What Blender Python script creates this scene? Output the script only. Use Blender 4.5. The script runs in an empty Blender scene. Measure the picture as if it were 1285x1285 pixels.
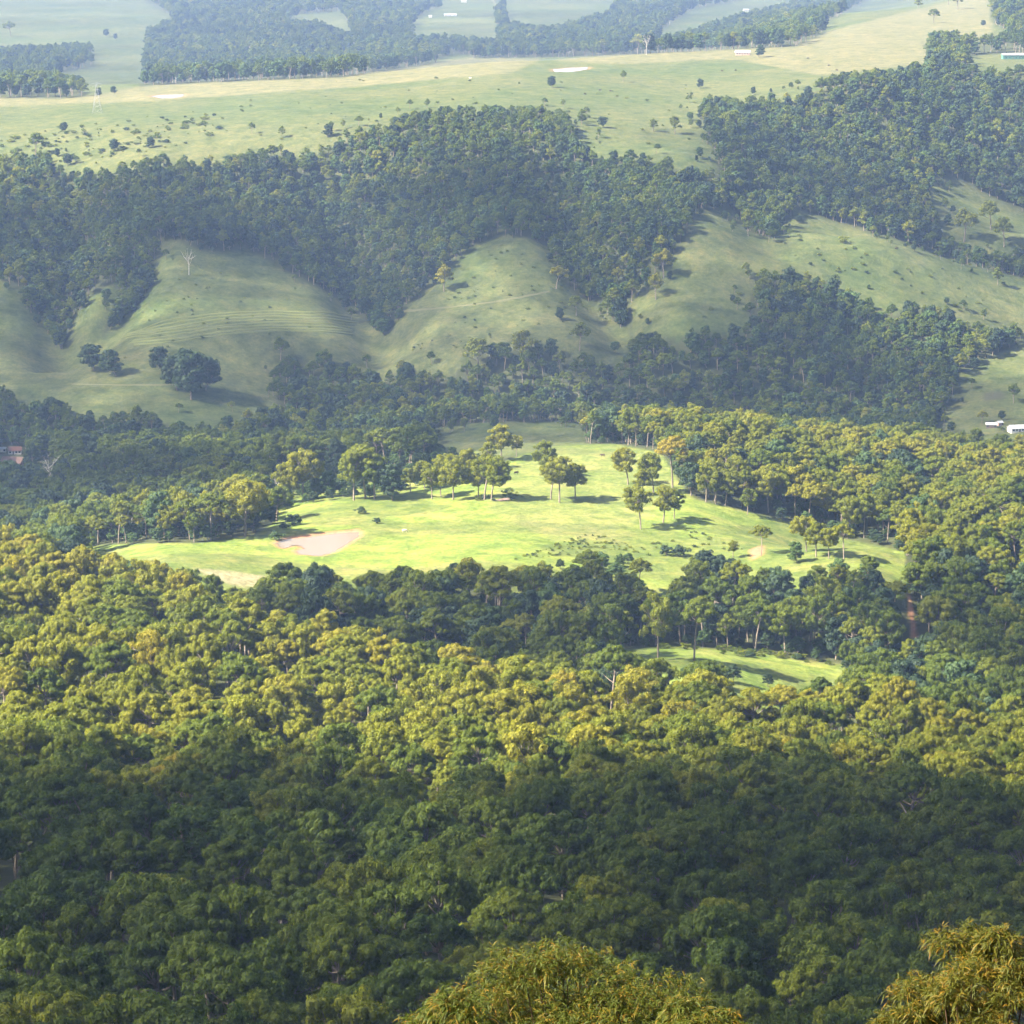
import bpy, math, random
import numpy as np
from mathutils import Vector

# ------------------------------------------------------------------ camera, sky, sun, exposure
scene = bpy.context.scene
R = math.radians
CX = CY = 642.5                      # the photograph is 1285 x 1285
FOV = R(20.0)
F = 642.5 / math.tan(FOV / 2)
TILT = R(11.5)

cam_data = bpy.data.cameras.new("camera")
cam_data.sensor_width = 36.0
cam_data.angle = FOV
cam_data.clip_start = 0.5
cam_data.clip_end = 40000.0
cam = bpy.data.objects.new("camera", cam_data)
scene.collection.objects.link(cam)
cam.location = (0, 0, 0)
cam.rotation_euler = (math.pi / 2 - TILT, 0, 0)
scene.camera = cam

SUN_EL, SUN_AZ = R(41.0), R(-20.0)    # azimuth measured from the left (-X) towards the far side (+Y)
S = Vector((-math.cos(SUN_EL) * math.cos(SUN_AZ), math.cos(SUN_EL) * math.sin(SUN_AZ), math.sin(SUN_EL)))
world = bpy.data.worlds.new("World")
scene.world = world
world.use_nodes = True
wn = world.node_tree.nodes
bg = wn["Background"]
sky = wn.new("ShaderNodeTexSky")
sky.sky_type = 'NISHITA'
sky.sun_disc = False
sky.sun_elevation = SUN_EL
sky.sun_rotation = math.atan2(S.x, S.y) % (2 * math.pi)
sky.air_density = 1.0
sky.dust_density = 3.0
sky.ozone_density = 0.4
world.node_tree.links.new(sky.outputs[0], bg.inputs[0])
bg.inputs[1].default_value = 0.05
sun_data = bpy.data.lights.new("sun", 'SUN')
sun_data.energy = 5.0
sun_data.angle = R(0.53)
sun_data.color = (1.0, 0.90, 0.72)
sun = bpy.data.objects.new("sun", sun_data)
scene.collection.objects.link(sun)
sun.rotation_euler = S.to_track_quat('Z', 'Y').to_euler()
sun.location = S * 3000

scene.view_settings.view_transform = 'Standard'
scene.view_settings.look = 'None'
scene.view_settings.gamma = 1.0
scene.view_settings.use_curve_mapping = False
scene.view_settings.exposure = 2.45
cy = scene.cycles
cy.max_bounces = 6
cy.diffuse_bounces = 3
cy.glossy_bounces = 2
cy.transmission_bounces = 3
cy.transparent_max_bounces = 40
cy.volume_bounces = 1
cy.use_denoising = True
cy.use_adaptive_sampling = True
cy.adaptive_threshold = 0.03
cy.caustics_reflective = cy.caustics_refractive = False

rng = np.random.default_rng(11)
random.seed(11)
COL = scene.collection


# ------------------------------------------------------------------ small helpers
def link(o, parent=None):
    COL.objects.link(o)
    if parent is not None:
        o.parent = parent
    return o


def mesh_from(name, verts, faces, mats=(), smooth=False, attrs=None, mat_idx=None):
    me = bpy.data.meshes.new(name)
    verts = np.asarray(verts, dtype=np.float32)
    if isinstance(faces, np.ndarray):
        nf, k = faces.shape
        me.vertices.add(len(verts))
        me.vertices.foreach_set("co", verts.ravel())
        me.loops.add(nf * k)
        me.loops.foreach_set("vertex_index", faces.astype(np.int32).ravel())
        me.polygons.add(nf)
        me.polygons.foreach_set("loop_start", np.arange(0, nf * k, k, dtype=np.int32))
    else:
        me.from_pydata([tuple(map(float, v)) for v in verts], [], [tuple(f) for f in faces])
    if attrs:
        for an, vals in attrs.items():
            a = me.attributes.new(an, 'FLOAT', 'POINT')
            a.data.foreach_set("value", np.asarray(vals, dtype=np.float32))
    for m in mats:
        me.materials.append(m)
    if mat_idx is not None:
        me.polygons.foreach_set("material_index", np.asarray(mat_idx, dtype=np.int32))
    if smooth:
        me.polygons.foreach_set("use_smooth", np.ones(len(me.polygons), dtype=bool))
    me.update(calc_edges=True)
    return me


def obj(name, me, parent=None, loc=None, label=None, cat=None, group=None, kind=None):
    o = bpy.data.objects.new(name, me)
    link(o, parent)
    if loc is not None:
        o.location = loc
    tag(o, label, cat, group, kind)
    return o


def tag(o, label=None, cat=None, group=None, kind=None):
    if label: o["label"] = label
    if cat: o["category"] = cat
    if group: o["group"] = group
    if kind: o["kind"] = kind
    return o


def _hash(ix, iy, seed):
    n = (ix.astype(np.int64) * 374761393 + iy.astype(np.int64) * 668265263 + seed * 974711) & 0x7fffffff
    n = ((n ^ (n >> 13)) * 1274126177) & 0x7fffffff
    return ((n ^ (n >> 16)) & 0xffff) / 65535.0


def vnoise(x, y, seed=0):
    ix, iy = np.floor(x), np.floor(y)
    fx, fy = x - ix, y - iy
    fx, fy = fx * fx * (3 - 2 * fx), fy * fy * (3 - 2 * fy)
    a, b = _hash(ix, iy, seed), _hash(ix + 1, iy, seed)
    c, d = _hash(ix, iy + 1, seed), _hash(ix + 1, iy + 1, seed)
    return (a + (b - a) * fx) * (1 - fy) + (c + (d - c) * fx) * fy


def fbm(x, y, seed=0, oct=4):
    s, a, t = 0.0, 1.0, 0.0
    for i in range(oct):
        s = s + a * vnoise(x * 2 ** i + 17.3 * i, y * 2 ** i - 9.1 * i, seed + i)
        t += a
        a *= 0.5
    return s / t * 2 - 1


def pchip(xk, yk, x):
    xk, yk = np.asarray(xk, float), np.asarray(yk, float)
    h = np.diff(xk)
    d = np.diff(yk) / h
    m = np.zeros(len(xk))
    for i in range(1, len(xk) - 1):
        if d[i - 1] * d[i] > 0:
            w1, w2 = 2 * h[i] + h[i - 1], h[i] + 2 * h[i - 1]
            m[i] = (w1 + w2) / (w1 / d[i - 1] + w2 / d[i])
    m[0], m[-1] = d[0], d[-1]
    i = np.clip(np.searchsorted(xk, x) - 1, 0, len(h) - 1)
    t = np.clip((x - xk[i]) / h[i], 0, 1)
    return ((1 + 2 * t) * (1 - t) ** 2 * yk[i] + t * (1 - t) ** 2 * h[i] * m[i]
            + t * t * (3 - 2 * t) * yk[i + 1] + t * t * (t - 1) * h[i] * m[i + 1])


def in_poly(u, v, poly):
    u, v = np.asarray(u, float), np.asarray(v, float)
    inside = np.zeros(u.shape, bool)
    n = len(poly)
    for i in range(n):
        x1, y1 = poly[i]
        x2, y2 = poly[(i + 1) % n]
        if y1 == y2:
            continue
        c = ((y1 > v) != (y2 > v)) & (u < (x2 - x1) * (v - y1) / (y2 - y1) + x1)
        inside ^= c
    return inside


def in_any(u, v, polys):
    r = np.zeros(np.shape(u), bool)
    for p in polys:
        r |= in_poly(u, v, p)
    return r


def project(x, y, z):
    dep = y * math.cos(TILT) - z * math.sin(TILT)
    up = y * math.sin(TILT) + z * math.cos(TILT)
    return CX + F * x / dep, CY - F * up / dep


# ------------------------------------------------------------------ the lie of the land: surveyed columns
# each column: bearing, then (distance, sight angle as a picture row, canopy height standing on it) or (distance, height)
HC = 24
def C(Y, v, h=0):
    return (Y, -Y * math.tan(TILT + math.atan((v - CY) / F)) - h)
NEAR = [(3, -2.0), (12, -5.5), (30, -15.5), (60, -36), (130, -78), (250, -142), (350, -178)]
FORE = [C(450, 1300, HC), C(530, 1195, HC), C(630, 1100, HC), C(760, 1005, HC)]
FAR = [C(6200, 18), C(7000, 0), C(9000, -36), C(14000, -58)]
COLS = [
 (0, NEAR + FORE + [C(880, 925, HC), C(990, 850, HC), C(1100, 775, HC), C(1200, 720, HC), C(1290, 680, HC), (1400, -322),
     C(1560, 640, HC), C(1800, 600, HC), C(2050, 525, HC), C(2180, 490), C(2300, 430), C(2400, 360), C(2440, 345),
     C(2600, 240, HC), C(2700, 205, HC), C(2850, 180), C(3050, 145), C(3300, 122), (3500, -199), (4000, -222),
     C(4700, 82), C(5200, 60)] + FAR),
 (214, NEAR + FORE + [C(890, 925, HC), C(1000, 850, HC), C(1100, 785, HC), C(1190, 735, HC), C(1260, 702, HC), (1305, -316),
     C(1360, 714), C(1450, 683), C(1500, 672), C(1600, 620, HC), C(1850, 560, HC), C(2050, 525, HC), C(2120, 518),
     C(2200, 470), C(2300, 410), C(2400, 340), C(2440, 310), C(2600, 225, HC), C(2720, 190), C(2900, 150),
     C(3200, 118), C(3400, 106), (3700, -205), (4300, -222), C(4700, 82), C(5200, 60)] + FAR),
 (428, NEAR + FORE + [C(890, 925, HC), C(1000, 865, HC), C(1080, 820, HC), C(1150, 787, HC), (1195, -332), C(1250, 758, HC),
     C(1330, 730, HC), C(1385, 722), C(1440, 690), C(1520, 655), C(1600, 628), (1680, -328), (1900, -355), (2050, -378),
     C(2150, 500, HC), C(2230, 460, HC), C(2300, 425), C(2400, 370), C(2600, 240, HC), C(2700, 175, HC), C(2760, 165),
     C(2950, 130), C(3300, 100), C(3450, 95), (3800, -200), (4400, -220), C(4800, 80), C(5300, 57)] + FAR),
 (642, NEAR + FORE + [C(900, 920, HC), C(1000, 880, HC), C(1060, 850, HC), C(1110, 828, HC), (1155, -338), C(1220, 790, HC),
     C(1300, 750, HC), C(1390, 712), C(1480, 670), C(1560, 635), C(1640, 600), C(1700, 575), (1780, -318), (1900, -345),
     C(2050, 545), C(2110, 525), C(2170, 480, HC), C(2240, 437), C(2340, 370), C(2420, 310), C(2440, 300),
     C(2600, 190, HC), C(2680, 150, HC), C(2740, 157), C(2900, 125), C(3200, 90), C(3400, 78), (3800, -185), (4400, -212),
     C(4800, 70), C(5300, 50)] + FAR),
 (856, NEAR + FORE + [C(900, 925, HC), C(1000, 888, HC), C(1070, 862, HC), C(1180, 852), C(1270, 815), (1340, -334),
     C(1400, 735), C(1470, 690), C(1560, 640), C(1650, 600), C(1720, 570), (1790, -320), (1900, -340), (2080, -364),
     C(2150, 500, HC), C(2250, 415), C(2330, 350), C(2430, 280), C(2560, 215, HC), C(2640, 203), C(2750, 170),
     C(3000, 120), C(3300, 85), C(3500, 67), (3900, -172), (4500, -195), C(5000, 50)] + FAR),
 (1070, NEAR + FORE + [C(900, 930, HC), C(1000, 895, HC), C(1060, 877, HC), C(1180, 840, HC), C(1270, 790, HC),
     C(1340, 745, HC), C(1400, 718), C(1450, 690), C(1540, 640, HC), C(1650, 590, HC), C(1760, 550, HC), C(1850, 530, HC),
     (2000, -365), C(2150, 500, HC), C(2250, 420, HC), C(2340, 355, HC), C(2400, 338), C(2470, 297), (2530, -276),
     C(2600, 250, HC), C(2720, 190, HC), C(2830, 135, HC), C(2910, 108), C(3200, 85), C(3500, 60), C(3900, 38),
     C(4400, 18), (5000, -150)] + FAR),
 (1285, NEAR + FORE + [C(900, 940, HC), C(1000, 915, HC), C(1040, 908, HC), C(1150, 880, HC), C(1260, 810, HC),
     C(1360, 750, HC), C(1480, 660, HC), C(1600, 610, HC), C(1750, 572, HC), (1950, -362), C(2050, 545), C(2120, 530),
     C(2200, 490), C(2300, 440), C(2400, 400), C(2480, 358), C(2510, 346), (2570, -314), C(2640, 295), C(2720, 255, HC),
     C(2860, 175, HC), C(2970, 108, HC), C(3050, 88), C(3300, 72), C(3600, 45), C(4200, 14), (5000, -112), (7000, -110),
     (14000, -110)]),
]
COL_T = np.array([(c[0] - CX) / F * 1.025 for c in COLS])
_SG = np.linspace(math.log(3), math.log(14000), 2600)
_TAB = np.array([pchip([math.log(p[0]) for p in c[1]], [p[1] for p in c[1]], _SG) for c in COLS])


def base_z(x, y):
    x, y = np.asarray(x, float), np.asarray(y, float)
    s = np.log(np.clip(y, 3, 14000))
    t = x / np.maximum(y, 3)
    fi = np.clip((s - _SG[0]) / (_SG[1] - _SG[0]), 0, len(_SG) - 1.001)
    i = fi.astype(int)
    fr = fi - i
    cols = _TAB[:, i] * (1 - fr) + _TAB[:, i + 1] * fr          # (7, ...)
    j = np.clip(np.searchsorted(COL_T, t) - 1, 0, len(COL_T) - 2)
    w = np.clip((t - COL_T[j]) / (COL_T[j + 1] - COL_T[j]), 0, 1)
    w = w * w * (3 - 2 * w) * 0.6 + w * 0.4
    idx = np.arange(cols[0].size)
    flat = cols.reshape(len(COL_T), -1)
    jf, wf = j.ravel(), w.ravel()
    return (flat[jf, idx] * (1 - wf) + flat[jf + 1, idx] * wf).reshape(x.shape)


def ray_dir(u, v):
    p, q = (u - CX) / F, (v - CY) / F
    return p, math.cos(TILT) - q * math.sin(TILT), -math.sin(TILT) - q * math.cos(TILT)


_YS = np.exp(np.linspace(math.log(20), math.log(13500), 1100))


def ground_at(u, v, zf, ymin=400.0):
    """where the line of sight through a picture point meets the land"""
    dx, dy, dz = ray_dir(u, v)
    Y = _YS[_YS > ymin]
    x, z = Y * dx / dy, Y * dz / dy
    g = zf(x, Y)
    hit = np.nonzero(z <= g)[0]
    if not len(hit):
        k = int(np.argmin(z - g))                # grazing a crest: nearest approach
        return float(x[k]), float(Y[k]), float(g[k])
    k = hit[0]
    if k > 0:                                    # look again more closely round the first crossing
        Y = np.linspace(Y[k - 1], Y[k], 12)
        x, z = Y * dx / dy, Y * dz / dy
        g = zf(x, Y)
        k = max(1, int(np.nonzero(z <= g)[0][0]))
        a, b = z[k - 1] - g[k - 1], g[k] - z[k]
        y = Y[k - 1] + (Y[k] - Y[k - 1]) * a / max(a + b, 1e-6)
    else:
        y = Y[0]
    x = y * dx / dy
    return float(x), float(y), float(zf(np.array([x]), np.array([y]))[0])


# gullies cut between the grassy spurs of the far slope
GULLY_PX = [
 ([(78, 445), (70, 380), (95, 300), (90, 240)], 20, 24), ([(128, 425), (160, 370), (195, 300)], 11, 17),
 ([(478, 425), (455, 370), (430, 300), (400, 230)], 21, 26), ([(790, 410), (750, 360), (715, 290), (690, 220)], 21, 26),
 ([(960, 300), (940, 250), (1000, 190)], 10, 30), ([(1190, 300), (1120, 250), (1100, 190)], 8, 30)]
GULLIES = [([ground_at(u, v, base_z)[:2] for u, v in pts], d, w) for pts, d, w in GULLY_PX]


def seg_dist(x, y, pts):
    best = np.full(np.shape(x), 1e9)
    for (x1, y1), (x2, y2) in zip(pts[:-1], pts[1:]):
        l2 = (x2 - x1) ** 2 + (y2 - y1) ** 2 + 1e-9
        t = np.clip(((x - x1) * (x2 - x1) + (y - y1) * (y2 - y1)) / l2, 0, 1)
        best = np.minimum(best, np.hypot(x - x1 - t * (x2 - x1), y - y1 - t * (y2 - y1)))
    return best


def land_z(x, y):
    x, y = np.asarray(x, float), np.asarray(y, float)
    z = base_z(x, y)
    for pts, d, w in GULLIES:
        z = z - d * np.exp(-(seg_dist(x, y, pts) / w) ** 2)
    forest = np.clip((y - 330) / 120, 0, 1) * np.clip((1330 - y) / 120, 0, 1)
    z = z + forest * 8.0 * fbm(x / 120, y / 120, 3, 3)
    hill = np.clip((y - 1300) / 100, 0, 1) * np.clip((2000 - y) / 200, 0, 1)
    z = z + hill * 1.6 * fbm(x / 90, y / 60, 8, 3)
    farw = np.clip((y - 1900) / 200, 0, 1) * np.clip((2800 - y) / 150, 0, 1)
    z = z + farw * (0.9 * fbm(x / 16, y / 11, 77, 2) + 1.4 * fbm(x / 45, y / 30, 78, 2))
    z = z + farw * 4.0 * fbm(x / 130, y / 90, 21, 4)
    z = z + np.clip((y - 2700) / 200, 0, 1) * 1.2 * fbm(x / 160, y / 120, 5, 3)
    return z


# farm dams: the water level and the hollow it lies in
POND_PX = {
 "brown": [(346, 682), (360, 677), (385, 675), (420, 670), (450, 668), (449, 674), (436, 682), (420, 692), (404, 697),
           (378, 696), (372, 692), (384, 688), (372, 684), (356, 688)],
 "left": [(190, 121.0), (205, 119.0), (231, 118.5), (229, 121), (216, 123.5), (202, 123.5)],
 "middle": [(694, 87.5), (715, 85.2), (738, 84.5), (736, 87.2), (716, 90.5), (697, 90.3)]}
PONDS = {}
for k, px in POND_PX.items():
    j_ = 1.3 if k == "brown" else 0.35            # uneven water's edge
    px = [q for a, b in zip(px, px[1:] + px[:1]) for q in (a, *[(a[0] + (b[0] - a[0]) * t + rng.uniform(-j_, j_), a[1] + (b[1] - a[1]) * t + rng.uniform(-j_, j_) * 0.4) for t in (0.25, 0.5, 0.75)])]
    uc, vc = np.mean([p[0] for p in px]), np.mean([p[1] for p in px])
    _, yc, zc = ground_at(uc, vc, land_z)
    zc -= 0.3
    pts = []
    for u, v in px:
        dx, dy, dz = ray_dir(u, v)
        pts.append((zc / dz * dx, zc / dz * dy))
    PONDS[k] = (pts, zc, yc)


def Z(x, y):
    x, y = np.asarray(x, float), np.asarray(y, float)
    z = land_z(x, y)
    for k, (pts, zc, yc) in PONDS.items():
        near = (np.abs(y - yc) < 260) & (np.abs(x - pts[0][0]) < 160)
        if not near.any():
            continue
        xx, yy = x[near], y[near]
        d = seg_dist(xx, yy, pts + [pts[0]])
        ins = in_poly(xx, yy, pts)
        d = np.where(ins, -d, d)
        w = np.clip((d - 4) / 26, 0, 1)
        w = w * w * (3 - 2 * w)
        bed = np.where(ins, zc - np.clip(-d, 0, 4) * 0.4 - 0.1, zc + np.clip(d, 0, 5) * 0.1)
        z[near] = bed * (1 - w) + z[near] * w
    return z


def G(u, v, ymin=400.0):
    return ground_at(u, v, Z, ymin)


# ------------------------------------------------------------------ open grass (everything else is wooded)
GRASS_FAR = [
 [(-120, 122), (0, 123), (70, 124), (115, 121), (190, 107), (300, 102), (430, 97), (540, 80), (590, 73), (700, 72), (800, 68), (1000, 58),
  (1035, 42), (1035, 30), (1070, 10), (1110, -6), (1240, -6), (1245, 28), (1265, 40), (1215, 42), (1180, 36), (1155, 45), (1165, 72),
  (1120, 84), (1050, 92), (1030, 100), (1000, 116), (960, 118), (930, 122), (880, 118), (872, 140), (885, 165), (900, 200), (885, 212),
  (845, 198), (800, 190), (740, 190), (722, 160), (712, 140), (680, 133), (610, 132), (540, 135), (480, 150), (430, 165), (385, 185),
  (330, 180), (280, 195), (200, 195), (130, 208), (95, 212), (60, 190), (0, 192), (-120, 195)],
 [(1215, 72), (1240, 68), (1420, 70), (1420, 82), (1285, 80), (1235, 84)],
 [(-120, -60), (170, -60), (180, 0), (215, 20), (180, 36), (135, 50), (70, 55), (-120, 58)],
 [(62, 92), (130, 82), (178, 80), (176, 106), (112, 118), (104, 96)],
 [(118, 60), (182, 46), (178, 72), (120, 78)],
 [(350, 20), (430, 14), (440, 42), (425, 36), (400, 24)],
 [(520, 25), (545, 10), (620, 16), (625, 48), (560, 42), (520, 42)], [(540, -20), (625, -20), (622, 10), (560, 8)],
 [(625, -30), (780, -30), (765, 12), (690, 32), (640, 26)],
 [(545, 76), (570, 68), (595, 71), (585, 78)],
 [(820, 46), (868, 12), (985, -8), (990, 2), (930, 15), (870, 34)],
]
GRASS_SLOPE = [
 [(-120, 348), (0, 352), (35, 370), (60, 405), (78, 436), (88, 410), (110, 375), (140, 357), (150, 364), (134, 392), (122, 424),
  (140, 412), (165, 387), (190, 340), (202, 308), (215, 300), (245, 312), (280, 318), (305, 308), (350, 336), (400, 362), (440, 387), (478, 416),
  (512, 384), (555, 345), (585, 315), (610, 301), (650, 297), (690, 308), (700, 340), (720, 368), (770, 393), (790, 420), (782, 446),
  (720, 440), (690, 424), (620, 425), (595, 436), (560, 465), (500, 452), (478, 472), (440, 450), (405, 440), (350, 442), (338, 470),
  (348, 500), (300, 520), (240, 530), (170, 508), (118, 518), (75, 502), (30, 498), (0, 482), (-120, 470)],
 [(790, 382), (830, 340), (860, 300), (880, 263), (925, 265), (935, 290), (970, 300), (1000, 262), (1060, 284), (1130, 303), (1220, 334),
  (1285, 350), (1420, 385), (1420, 415), (1285, 408), (1225, 402), (1160, 374), (1110, 385), (1075, 365), (1040, 342), (990, 332),
  (950, 345), (935, 380), (940, 405), (905, 410), (880, 402), (850, 416), (795, 416)],
 [(1168, 230), (1200, 226), (1285, 268), (1420, 300), (1420, 330), (1285, 300), (1238, 318), (1185, 285)],
 [(1205, 470), (1225, 455), (1285, 430), (1420, 440), (1420, 560), (1285, 548), (1225, 540), (1170, 545), (1190, 512), (1215, 500)],
 [(540, 538), (610, 530), (725, 530), (735, 548), (650, 560), (560, 562)],
]
GRASS_MID = [
 [(100, 685), (170, 682), (250, 681), (315, 672), (345, 655), (350, 640), (420, 629), (500, 622), (540, 618), (600, 598), (640, 576),
  (700, 559), (770, 556), (830, 568), (850, 600), (872, 626), (930, 640), (1000, 658), (1060, 676), (1100, 684), (1135, 692), (1140, 740),
  (1152, 800), (1137, 800), (1128, 745), (1105, 712), (1085, 706), (1010, 706), (960, 708), (930, 694), (880, 692), (860, 702), (848, 738),
  (815, 748), (812, 712), (790, 690), (740, 690), (690, 706), (620, 706), (590, 690), (555, 706), (530, 716), (490, 714), (440, 726),
  (395, 706), (350, 714), (325, 742), (290, 738), (240, 716), (180, 702), (120, 696)],
 [(770, 815), (850, 810), (950, 818), (1062, 835), (1062, 850), (1000, 864), (930, 860), (905, 832), (840, 826), (800, 832)],
]
GRASS = GRASS_FAR + GRASS_SLOPE + GRASS_MID
DIRT = [[(1137, 745), (1146, 748), (1153, 800), (1143, 800)], [(940, 690), (958, 684), (960, 694), (944, 703)],
        [(352, 675), (400, 669), (450, 664), (452, 669), (400, 674), (356, 680)]]
STRAW = [[(240, 713), (290, 717), (345, 725), (325, 738), (290, 734)]]
PLOUGH = [[(1232, 492), (1258, 490), (1262, 500), (1236, 504)]]
DRY = [[(-120, 119), (115, 119), (200, 104), (430, 94), (590, 72), (680, 74), (640, 92), (430, 110), (200, 126), (-120, 138)],
       [(690, 76), (800, 64), (1000, 56), (1035, 40), (1240, -10), (1245, 40), (1165, 80), (1030, 95), (920, 74), (780, 80)]]


# ------------------------------------------------------------------ materials
def new_mat(name):
    m = bpy.data.materials.new(name)
    m.use_nodes = True
    nt = m.node_tree
    for n in list(nt.nodes):
        nt.nodes.remove(n)
    out = nt.nodes.new("ShaderNodeOutputMaterial")
    return m, nt, out


def N(nt, t, **kw):
    n = nt.nodes.new(t)
    for k, v in kw.items():
        setattr(n, k, v)
    return n


def mix_col(nt, fac, a, b, blend='MIX'):
    n = N(nt, "ShaderNodeMix", data_type='RGBA', blend_type=blend)
    for sock, val in ((n.inputs[0], fac), (n.inputs[6], a), (n.inputs[7], b)):
        if isinstance(val, bpy.types.NodeSocket):
            nt.links.new(val, sock)
        elif isinstance(val, (int, float)):
            sock.default_value = val
        else:
            sock.default_value = (*val, 1.0)
    return n.outputs[2]


def noise(nt, vec, scale, detail=4.0, rough=0.55):
    n = N(nt, "ShaderNodeTexNoise")
    n.inputs["Scale"].default_value = scale
    n.inputs["Detail"].default_value = detail
    n.inputs["Roughness"].default_value = rough
    nt.links.new(vec, n.inputs["Vector"])
    return n.outputs["Fac"]


def ramp(nt, fac, stops, interp='LINEAR'):
    r = N(nt, "ShaderNodeValToRGB")
    r.color_ramp.interpolation = interp
    el = r.color_ramp.elements
    while len(el) < len(stops):
        el.new(0.5)
    for e, (p, c) in zip(el, stops):
        e.position = p
        e.color = (*c, 1.0) if len(c) == 3 else c
    nt.links.new(fac, r.inputs[0])
    return r.outputs[0]


def ground_material():
    m, nt, out = new_mat("grass_and_earth")
    L = nt.links.new
    geo = N(nt, "ShaderNodeNewGeometry")
    pos = geo.outputs["Position"]
    att = {}
    for a in ("forest", "dirt", "straw", "dry", "plough", "lush"):
        n = N(nt, "ShaderNodeAttribute", attribute_name=a)
        att[a] = n.outputs["Fac"]
    big = noise(nt, pos, 0.006, 5)
    mid = noise(nt, pos, 0.04, 5, 0.6)
    fine = noise(nt, pos, 0.35, 4, 0.65)
    g = ramp(nt, mid, [(0.30, (0.048, 0.068, 0.022)), (0.5, (0.073, 0.092, 0.030)), (0.68, (0.105, 0.110, 0.044))])
    g2 = ramp(nt, big, [(0.35, (0.055, 0.080, 0.025)), (0.6, (0.098, 0.102, 0.042))])
    g = mix_col(nt, 0.5, g, g2)
    lush = ramp(nt, mid, [(0.35, (0.110, 0.160, 0.030)), (0.55, (0.148, 0.184, 0.040)), (0.7, (0.195, 0.200, 0.058))])
    g = mix_col(nt, att["lush"], g, lush)
    dry = ramp(nt, mid, [(0.35, (0.112, 0.114, 0.054)), (0.65, (0.160, 0.146, 0.074))])
    mul = N(nt, "ShaderNodeMath", operation='MULTIPLY')
    L(att["dry"], mul.inputs[0])
    mul.inputs[1].default_value = 0.85
    g = mix_col(nt, mul.outputs[0], g, dry)
    fvar = ramp(nt, fine, [(0.3, (0.70, 0.72, 0.68)), (0.7, (1.24, 1.22, 1.16))])
    g = mix_col(nt, 1.0, g, fvar, 'MULTIPLY')
    patch = noise(nt, pos, 0.085, 6, 0.7)
    g = mix_col(nt, 1.0, g, ramp(nt, patch, [(0.36, (0.64, 0.72, 0.64)), (0.50, (1.0, 1.0, 1.0)), (0.64, (1.30, 1.17, 1.14))]), 'MULTIPLY')
    g = mix_col(nt, att["straw"], g, ramp(nt, fine, [(0.35, (0.16, 0.15, 0.07)), (0.65, (0.27, 0.24, 0.14))]))
    g = mix_col(nt, att["plough"], g, (0.068, 0.070, 0.040))
    g = mix_col(nt, att["dirt"], g, ramp(nt, fine, [(0.3, (0.26, 0.125, 0.07)), (0.7, (0.37, 0.20, 0.12))]))
    g = mix_col(nt, att["forest"], g, ramp(nt, mid, [(0.3, (0.040, 0.050, 0.020)), (0.7, (0.065, 0.070, 0.030))]))
    b = N(nt, "ShaderNodeBsdfPrincipled")
    L(g, b.inputs["Base Color"])
    b.inputs["Roughness"].default_value = 0.95
    b.inputs["Specular IOR Level"].default_value = 0.1
    bump = N(nt, "ShaderNodeBump")
    bump.inputs["Strength"].default_value = 0.6
    bump.inputs["Distance"].default_value = 1.2
    mm = N(nt, "ShaderNodeMath", operation='ADD')
    L(fine, mm.inputs[0])
    L(mid, mm.inputs[1])
    L(mm.outputs[0], bump.inputs["Height"])
    L(bump.outputs[0], b.inputs["Normal"])
    L(b.outputs[0], out.inputs[0])
    return m


def leaf_material(name, stops, trans=0.40, var=0.35, tip=None):
    """leaf colour: from the tree's own tint, varied leaf by leaf"""
    m, nt, out = new_mat(name)
    L = nt.links.new
    a = N(nt, "ShaderNodeAttribute", attribute_type='INSTANCER', attribute_name="tint")
    lv = N(nt, "ShaderNodeAttribute", attribute_name="leafvar")
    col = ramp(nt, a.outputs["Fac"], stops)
    v = ramp(nt, lv.outputs["Fac"], [(0.0, (1 - var, 1 - var * 0.85, 1 - var)), (0.75, (1.0, 1.0, 1.0)), (1.0, (1 + var * 1.5, 1 + var, 1.0))])
    col = mix_col(nt, 1.0, col, v, 'MULTIPLY')
    if tip:
        tr = ramp(nt, lv.outputs["Fac"], [(0.45, (0, 0, 0)), (0.95, (1, 1, 1))])
        col = mix_col(nt, tr, col, tip)
    b = N(nt, "ShaderNodeBsdfPrincipled")
    L(col, b.inputs["Base Color"])
    b.inputs["Roughness"].default_value = 0.62
    b.inputs["Specular IOR Level"].default_value = 0.25
    t = N(nt, "ShaderNodeBsdfTranslucent")
    L(mix_col(nt, 1.0, col, (1.3, 1.35, 0.7), 'MULTIPLY'), t.inputs[0])
    ms = N(nt, "ShaderNodeMixShader")
    ms.inputs[0].default_value = trans
    L(b.outputs[0], ms.inputs[1])
    L(t.outputs[0], ms.inputs[2])
    L(ms.outputs[0], out.inputs[0])
    return m


def plain(name, c1, c2=None, scale=3.0, rough=0.8, spec=0.3):
    m, nt, out = new_mat(name)
    b = N(nt, "ShaderNodeBsdfPrincipled")
    b.inputs["Roughness"].default_value = rough
    b.inputs["Specular IOR Level"].default_value = spec
    tc = N(nt, "ShaderNodeTexCoord")
    c = ramp(nt, noise(nt, tc.outputs["Object"], scale), [(0.3, c1), (0.7, c2 or tuple(x * 0.8 for x in c1))])
    nt.links.new(c, b.inputs["Base Color"])
    nt.links.new(b.outputs[0], out.inputs[0])
    return m


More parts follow.
